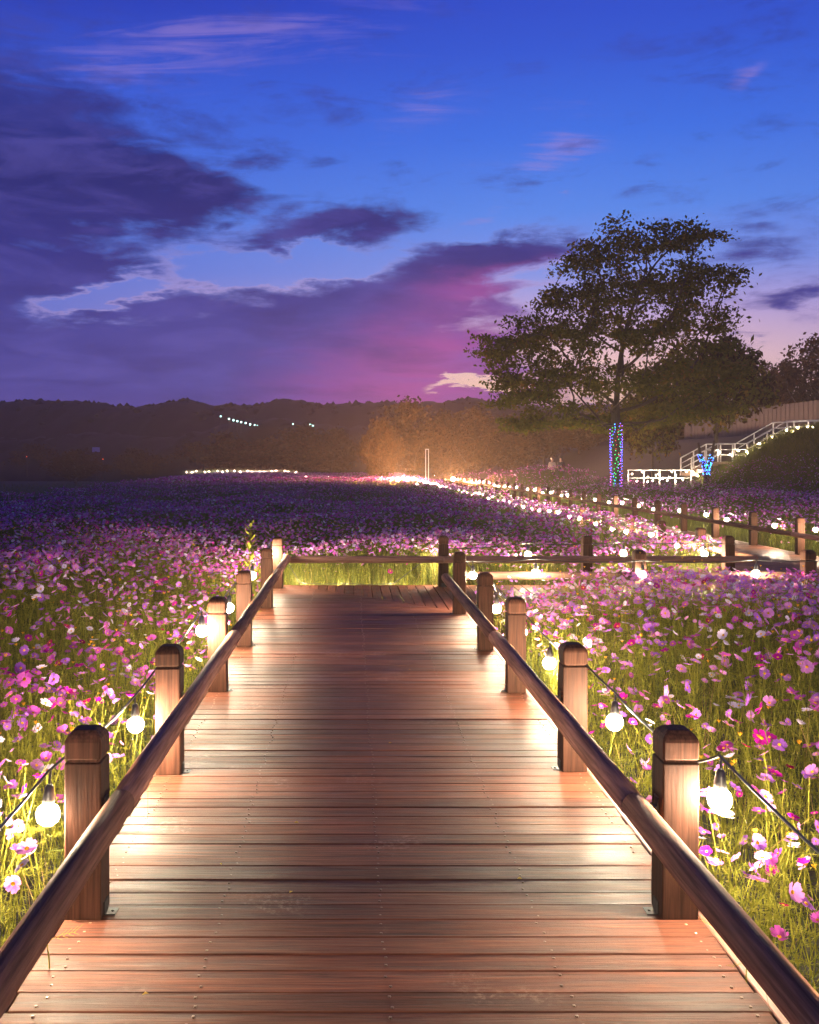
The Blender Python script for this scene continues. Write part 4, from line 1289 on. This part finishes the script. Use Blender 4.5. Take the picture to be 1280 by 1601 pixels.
# --- the blooms that show largest, one by one (thing > flower_head > petal)
def pet_mesh(cup, wid, col):
    vs, fs = petal_shape(cup, wid); me = bpy.data.meshes.new("petal"); me.from_pydata(vs, [], fs); me.materials.append(PETAL[col]); me.update(); return me
PETM = {(v, c): pet_mesh(cu, w, c) for v, (cu, w) in enumerate(((0.08, .30), (0.26, .32), (0.45, .32), (0.8, .32))) for c in PCOL}
def ring_mesh(v, c, rng):
    src = PETM[(v, c)]; bmx = MB()
    for q in range(8):
        Mx = Matrix.Rotation(2 * math.pi * q / 8 + rng.uniform(-.12, .12), 4, 'Z') @ Matrix.Scale(rng.uniform(.9, 1.06), 4) @ Matrix.Rotation(rng.uniform(-.15, .15), 4, 'Y')
        bmx.add([Mx @ vt.co for vt in src.vertices], [tuple(p.vertices) for p in src.polygons])
    me = bmx.mesh("petal_ring"); me.materials.append(PETAL[c]); return me
RINGM = {(v, c, q): ring_mesh(v, c, random.Random(q * 31 + v)) for v in range(4) for c in PCOL for q in range(2)}
db = MB(); db.lathe([(0.05, -0.10), (0.10, -0.04), (0.21, 0.0), (0.23, 0.06), (0.17, 0.13), (0.06, 0.16)], n=9); me_disc = db.mesh("flower_head"); me_disc.materials.append(M_DISC)
def stem_variant(seed):
    r = random.Random(seed); b = MB(); bxx, byy = r.uniform(-.06, .06), r.uniform(-.06, .06)
    f = lambda t: Vector((bxx * math.sin(math.pi * t), byy * math.sin(math.pi * t), t))
    b.tube([f(q / 6) for q in range(7)], [.0030, .0029, .0027, .0025, .0023, .0021, .0019], 5)
    l = MB()
    for t in (.22, .40, .58, .74):
        p = f(t); a0 = r.uniform(0, 6.28)
        for s in (0, math.pi):
            an = a0 + s + r.uniform(-.3, .3); d = Vector((math.cos(an), math.sin(an), .55)).normalized(); Ln = r.uniform(.07, .14)
            pts_ = [p, p + d * Ln * .5, p + d * Ln + Vector((0, 0, -.02))]
            l.tube(pts_, [.0012, .0011, .0006], 3, cap=False)
            for u in (.35, .55, .75, .92):
                q0 = pts_[0].lerp(pts_[2], u)
                for sg in (-1, 1):
                    e = (d + Vector((-d.y, d.x, .2)) * sg * 0.9).normalized() * Ln * .34
                    l.tube([q0, q0 + e], [.0010, .0005], 3, cap=False)
    ms, ml = b.mesh("stem"), l.mesh("foliage"); ms.materials.append(M_STEM); ml.materials.append(M_STEM); return ms, ml
STEMS = [stem_variant(s) for s in range(10)]
CNAME = {"pale pink": "pale pink", "pink": "pink", "lilac": "lilac", "magenta": "deep magenta", "white": "white", "crimson": "dark crimson"}
def zone(x, y):
    if y > YF: return "behind the far cross railing"
    sd = "left" if x < 0 else "right"
    if y < 4.6: return f"near the first {sd} post"
    if y < 6.6: return f"near the second {sd} post"
    if y < 9.0: return f"near the third {sd} post"
    return f"past the fourth {sd} post"
def looks(i):
    sz = "small " if hsize[i] < 0.026 else ("large " if hsize[i] > 0.033 else "")
    form = ("flat ", "open ", "cupped ", "half-closed ")[hvar[i]]
    way = ""
    if htilt[i] > 0.55:
        a_ = (hyaw[i] + math.pi) % (2 * math.pi) - math.pi
        way = " facing " + ("right" if abs(a_) < math.pi / 4 else "left" if abs(a_) > 3 * math.pi / 4 else "away" if a_ > 0 else "the camera")
    else: way = " facing up"
    d_ = (XL - hx[i]) if hx[i] < XL else (min(hx[i] - XR, 9.0) if hy[i] < YF else 9.0)
    dep = " by the edge" if d_ < 0.5 else " off the edge" if d_ < 1.3 else " deep in" if hy[i] < YF else ""
    return sz + form, way + dep
def one_flower(x, y, z, bx_, by_, r_, v, c, yaw, tilt, spin, label, group, split):
    g = float(ground_z(bx_, by_))
    o = empty("cosmos_flower", (bx_, by_, g), label, "flower", group)
    ms, ml = STEMS[rp.randrange(10)]
    H = z - g - r_ * 0.08
    up = Vector((x - bx_, y - by_, H)); sc_ = up.length
    rot = Vector((0, 0, 1)).rotation_difference(up).to_matrix().to_4x4() @ Matrix.Rotation(rp.uniform(0, 6.28), 4, 'Z') @ Matrix.Diagonal((0.75 + 0.25 * sc_, 0.75 + 0.25 * sc_, sc_, 1))
    for me in (ms, ml):
        ch = link(me.name.split('.')[0], me, None, o); ch.matrix_local = rot
        if me is ml: ch["kind"] = "stuff"
    h = link("flower_head", me_disc, None, o)
    h.matrix_local = Matrix.Translation((x - bx_, y - by_, z - g)) @ (Matrix.Rotation(yaw, 4, 'Z') @ Matrix.Rotation(tilt, 4, 'Y') @ Matrix.Rotation(spin, 4, 'Z')) @ Matrix.Scale(r_, 4)
    if split:
        for q in range(8):
            p = link("petal", PETM[(v, c)], None, h)
            p.matrix_local = Matrix.Rotation(2 * math.pi * q / 8 + rp.uniform(-.12, .12), 4, 'Z') @ Matrix.Rotation(rp.uniform(-.18, .18), 4, 'Y') @ Matrix.Scale(rp.uniform(.88, 1.06), 4)
    else:
        link("petal_ring", RINGM[(v, c, rp.randrange(2))], None, h)
    return o
for q, i in enumerate(order[:NI]):
    c = PCOL[hcol[i]]; zn = zone(hx[i], hy[i])
    one_flower(float(hx[i]), float(hy[i]), float(hz[i]), float(bx[i]), float(by[i]), float(hsize[i]), int(hvar[i]), c, float(hyaw[i]), float(htilt[i]), float(hspin[i]),
               looks(i)[0] + CNAME[c] + " cosmos" + looks(i)[1] + " " + zn, f"cosmos blooms {zn}", q < 120)
def special(px, py, y, r_, v, c, yaw, tilt, label):
    x_, y_, z_ = px3(px, py, y)
    one_flower(x_, y_, z_, x_ + 0.05, y_ + 0.06, r_, v, c, yaw, tilt, 0.3, label, None, True)
special(38, 1062, 5.2, 0.042, 0, "pink", -math.pi / 2, 1.15, "large open pink cosmos facing the camera, level with the second left bulb")
special(1130, 1276, 3.70, 0.046, 2, "white", 0.5, 0.25, "white cup-shaped cosmos directly under the nearest right bulb")
special(1190, 1154, 4.6, 0.046, 0, "magenta", -math.pi / 2 + .3, 0.75, "wide deep magenta cosmos above the cable, right of the nearest right post")
special(1184, 1376, 3.35, 0.040, 1, "pale pink", 1.0, 0.35, "pale pink cosmos standing low outside the rail, below the cable")
special(42, 1327, 3.45, 0.038, 1, "pale pink", -1.9, 0.5, "pale pink cosmos just left of the nearest left post's foot")
special(610, 893, 14.55, 0.040, 0, "magenta", -math.pi / 2, 1.2, "small vivid magenta cosmos in the lit stems under the cross railing")

# tall yellow-green weed standing above the blooms by the left corner
M_WEED = leafy("weed_leaf", (0.30, 0.29, 0.04), 0.5)
wx, wy, wz = px3(391, 818, 11.9)
wd_ = empty("tall_weed", (wx, wy, -0.35), "tall yellow-green weed rising above the blooms at the far left corner post", "weed")
b = MB(); b.tube([(0, 0, 0), (.02, 0, .5), (-.01, 0, 1.0), (.01, 0, wz + .35)], [.007, .006, .005, .003], 5); b.build("stem", M_STEM, wd_)
for q in range(26):
    t = .45 + .55 * q / 25; an = q * 2.4; Ln = .22 * (1.25 - t) + .05; zz = t * (wz + .35)
    b = MB(); d = Vector((math.cos(an), math.sin(an), .9)).normalized(); s = Vector((-d.y, d.x, 0)).normalized() * .020
    b.add([(0, 0, 0), d * Ln * .5 + s, d * Ln, d * Ln * .5 - s], [(0, 1, 2, 3)]); b.build("leaf", M_WEED, wd_, (0, 0, zz))
# leaves and petals fallen on the boards
M_FALL = leafy("fallen_leaf", (0.40, 0.26, 0.05), 0.2)
for px, py, lb in ((227, 1557, "yellow fallen leaf on the near boards, left of the middle"), (463, 1288, "tiny dry leaf left of the middle, level with the nearest left post's cap"), (610, 1163, "small dry leaf in the middle of the deck"), (345, 1353, "small dry leaf inside the nearest left post"),
                   (962, 1277, "small dry leaf near the right edge behind the nearest right post"), (640, 1048, "dry leaf on the boards between the third posts"), (455, 1397, "dark dry leaf left of the middle on the near boards"), (812, 1376, "dry leaf right of the middle on the near boards")):
    y_ = CAM_H * F_PX / (py - VPY); x_ = (px - VPX) * y_ / F_PX
    b = MB(); r_ = rp.uniform(.008, .014)
    b.add([(-r_, 0, 0), (0, -r_ * .6, .005), (r_, 0, .002), (0, r_ * .6, .006)], [(0, 1, 2, 3)])
    o = b.build("fallen_leaf", M_FALL, None, (x_, y_, 0.005)); o.rotation_euler = (0, 0, rp.uniform(0, 6)); tag(o, lb, "leaf")

# ------------------------------------------------------------------ distant bulbs, hill lamps, sign
KEY = lambda v: v.x
for lb, y0, px0, px1, py0, py1, n in (("short far row of bulbs among the flowers left of the white frame", 88, 466, 548, 745, 747, 13), ("thin far row of bulbs along the field path at the left", 112, 290, 462, 737.5, 737, 19)):
    L_ = []
    for k in range(n):
        t = k / (n - 1); px = px0 + (px1 - px0) * t + rl.uniform(-2.5, 2.5); py = py0 + (py1 - py0) * t + rl.uniform(-1.3, 1.3)
        p = px3(px, py, y0 + rl.uniform(-2, 2)); L_.append(p)
    s = bulb_string(lb, L_, [(L_[0][0] - 0.3, y0, L_[0][2] + 0.1)], group="distant rows of bulbs in the field", near=False, small=0.30)
for lb, px, py, y0 in (("bulb on a stake just left of the white frame's foot", 652, 757.5, 64), ("bulb on a stake right of the white frame", 692, 757, 66)):
    x_, y_, z_ = px3(px, py, y0)
    o = empty("stake_light", (x_, y_, -0.35), lb, "lamp", "bulbs on stakes round the end of the far walk")
    m = MB(); m.tube([(0, 0, 0), (0, 0, z_ + 0.30)], 0.012, 5); m.build("stake", M_STEEL, o)
    bb = link("bulb", me_bulb_f, None, o, (0, 0, z_ + 0.35)); bb.scale = (1.2, 1.2, 1.2)
M_LAMP = glow_mat("street_lamp_glow", (0.55, 1.0, 0.92), 5.0)
M_LAMPR = glow_mat("red_lamp_glow", (1.0, 0.12, 0.04), 3.0)
def street_lamp(px, py, y, label, mat, group, r=1.0, h=7.5):
    x_, y_, z_ = px3(px, py, y)
    o = empty("street_lamp", (x_, y_, z_ - h), label, "street lamp", group)
    m = MB(); m.tube([(0, 0, 0), (0, 0, h)], 0.07, 5); m.build("pole", M_STEEL, o)
    me = bulb_mesh(0.135 * r, 1); me.materials.append(mat)
    link("lamp_head", me, None, o, (0, -0.12, h))
for k, (px, py) in enumerate([(345, 651), (358, 655), (365, 657), (371, 658.5), (377, 660), (384, 661.5), (391, 663.5), (398, 665), (402, 666)]):
    street_lamp(px, py, 133, "cool white lamp in the sloping row on the dark hillside", M_LAMP, "row of lamps on the hillside", (0.8 if k == 0 else 1.0))
for px, py, lb in ((458, 663, "faint lone lamp low on the hillside right of the lamp row"), (485, 664, "brighter left lamp of the close pair on the hillside"), (489, 666, "right lamp of the close pair on the hillside")):
    street_lamp(px, py, 133, lb, M_LAMP, "row of lamps on the hillside", 1.1 if px > 460 else 0.7)
street_lamp(1032, 642, 75, "small cool lamp shining through the leaves above the forked tree", M_LAMP, "lamps among the trees", 0.42, 4.5)
street_lamp(1129, 637, 72, "small cool lamp shining below the leaves beside the panel fence", M_LAMP, "lamps among the trees", 0.36, 4.0)
street_lamp(161, 718, 118, "small red light below the blue sign", M_LAMPR, "red lights across the pond", 0.6, 2.4)
street_lamp(42, 714, 118, "small red light at the far left under the hills", M_LAMPR, "red lights across the pond", 0.45, 2.4)
x_, y_, z_ = px3(150, 703, 112)
o = empty("roadside_sign", (x_, y_, -0.4), "small dim blue sign on a post far across the field", "sign")
m = MB(); m.box((0, 0, (z_ + 0.4) / 2), (0.05, 0.05, (z_ + 0.4) / 2)); m.build("post", M_STEEL, o)
m = MB(); m.box((0, -0.06, z_ + 0.4), (0.42, 0.03, 0.27)); m.build("board", flat("sign_blue", (0.16, 0.18, 0.42), 0.4), o)

# ------------------------------------------------------------------ two people standing by the far walk
def skin_body(name, joints_, edges, mat, parent, sub=1):
    me = bpy.data.meshes.new(name)
    me.from_pydata([j[0] for j in joints_], edges, []); me.update()
    o = link(name, me, mat, parent)
    sk = o.modifiers.new("skin", 'SKIN')
    for v, j in zip(me.skin_vertices[0].data, joints_):
        v.radius = j[1] if isinstance(j[1], tuple) else (j[1], j[1])
    me.skin_vertices[0].data[0].use_root = True
    ss = o.modifiers.new("smooth", 'SUBSURF'); ss.levels = sub; ss.render_levels = sub
    return o
M_SKIN = flat("skin", (0.45, 0.28, 0.20), 0.55); M_HAIR = flat("dark_hair", (0.015, 0.012, 0.010), 0.5)
M_PALE = flat("pale_jacket", (0.62, 0.52, 0.40), 0.8); M_DARK = flat("dark_clothes", (0.035, 0.035, 0.045), 0.8)
def person(x, y, g, rz, label, top_mat, leg_mat, h=1.70):
    s = h / 1.70
    o = empty("person", (x, y, g), label, "person", rz=rz)
    J = [((0, 0, .95), (.15, .11)), ((0, 0, 1.12), (.13, .10)), ((0, 0, 1.33), (.17, .11)), ((0, 0, 1.45), (.06, .06)), ((0, -.01, 1.53), (.06, .07)), ((0, -.02, 1.61), (.078, .095)), ((0, -.01, 1.68), (.05, .06)),
         ((.19, 0, 1.38), .055), ((.25, .02, 1.12), .045), ((.16, -.18, 1.08), .035), ((.08, -.27, 1.14), .03), ((-.19, 0, 1.38), .055), ((-.25, .02, 1.12), .045), ((-.16, -.18, 1.06), .035), ((-.07, -.27, 1.12), .03),
         ((.09, 0, .86), .095), ((.10, -.02, .48), .062), ((.10, .02, .09), .045), ((.11, -.13, .04), .038), ((-.09, 0, .86), .095), ((-.10, -.02, .48), .062), ((-.10, .03, .09), .045), ((-.11, -.12, .04), .038)]
    E = [(0, 1), (1, 2), (2, 3), (3, 4), (4, 5), (5, 6), (2, 7), (7, 8), (8, 9), (9, 10), (2, 11), (11, 12), (12, 13), (13, 14), (0, 15), (15, 16), (16, 17), (17, 18), (0, 19), (19, 20), (20, 21), (21, 22)]
    skin_body("body", J, E, M_SKIN, o)
    JT = [(J[0][0], (.165, .125)), (J[1][0], (.15, .12)), ((0, 0, 1.33), (.185, .13)), ((0, 0, 1.43), (.09, .08)), (J[7][0], .07), (J[8][0], .06), (J[9][0], .05), (J[11][0], .07), (J[12][0], .06), (J[13][0], .05), ((0, 0, .84), (.17, .13))]
    skin_body("jacket", JT, [(0, 1), (1, 2), (2, 3), (2, 4), (4, 5), (5, 6), (2, 7), (7, 8), (8, 9), (0, 10)], top_mat, o)
    JL = [((0, 0, .95), (.155, .115)), (J[15][0], .105), (J[16][0], .075), ((.10, .02, .12), .06), (J[19][0], .105), (J[20][0], .075), ((-.10, .03, .12), .06)]
    skin_body("trousers", JL, [(0, 1), (1, 2), (2, 3), (0, 4), (4, 5), (5, 6)], leg_mat, o)
    skin_body("hair", [((0, .025, 1.64), (.075, .085)), ((0, .01, 1.70), (.062, .07)), ((0, .06, 1.56), (.05, .04))], [(0, 1), (0, 2)], M_HAIR, o)
    o.scale = (s, s, s)
py_ = 62.0
x_ = (863 - VPX) * py_ / F_PX; person(x_, py_, CAM_H + (VPY - 710.5) * py_ / F_PX - 1.68, 0.4, "person in a pale jacket standing left of the lit trunk, arms folded in front", M_PALE, M_DARK, 1.66)
x_ = (881 - VPX) * py_ / F_PX; person(x_, py_ + 0.8, CAM_H + (VPY - 710) * py_ / F_PX - 1.70, -0.7, "person in dark clothes standing just right of the pale-jacketed one", M_DARK, M_DARK, 1.70)
for n_ in ("person", "person.001"): bpy.data.objects[n_].location.z = float(ground_z(bpy.data.objects[n_].location.x, bpy.data.objects[n_].location.y))

# two bulbs boosted into flood lamps, added warm glow for trees and haze: the starburst where the left row of bulbs ends, and one by the white frame
M_FLOOD = glow_mat("boosted_lamp_glow", (1.0, 0.47, 0.23), 36000.0)
me_flood = bulb_mesh(0.11, 2); me_flood.materials.append(M_FLOOD)
for px, py, y0, lb in ((708, 752, 72, "warm lamp boosted for glow, at the far end of the left row of bulbs"), (622, 757, 70, "warm lamp boosted for glow, low in the flowers left of the white frame")):
    x_, y_, z_ = px3(px, py, y0)
    z_ = max(z_, 0.62)
    o = empty("boosted_lamp", (x_, y_, -0.35), lb, "lamp", "lamps boosted for glow round the end of the far walk")
    m = MB(); m.tube([(0, 0, 0), (0, 0, z_ + 0.25)], 0.03, 6); m.lathe([(0.07, 0.20), (0.07, 0.26), (0.03, 0.27)], (0, 0, z_), 8); m.build("stand", M_STEEL, o)
    link("lamp_head", me_flood, None, o, (0, 0, z_ + 0.37))

# ------------------------------------------------------------------ the evening haze: one closed box of thin, even air round everything
HAZE_DENSITY = 0.0012
mh = bpy.data.materials.new("thin_haze"); mh.use_nodes = True
th_ = mh.node_tree; th_.nodes.clear()
pv = th_.nodes.new("ShaderNodeVolumePrincipled"); ho = th_.nodes.new("ShaderNodeOutputMaterial")
pv.inputs["Color"].default_value = (0.98, 0.80, 0.64, 1)
pv.inputs["Density"].default_value = HAZE_DENSITY
pv.inputs["Anisotropy"].default_value = 0.1
th_.links.new(pv.outputs[0], ho.inputs["Volume"])
hb = MB(); hb.box((0, 150, 7.5), (432, 290, 9.5))
tag(hb.build("haze", mh), "thin evening haze hanging over the whole field", "haze", kind="stuff")
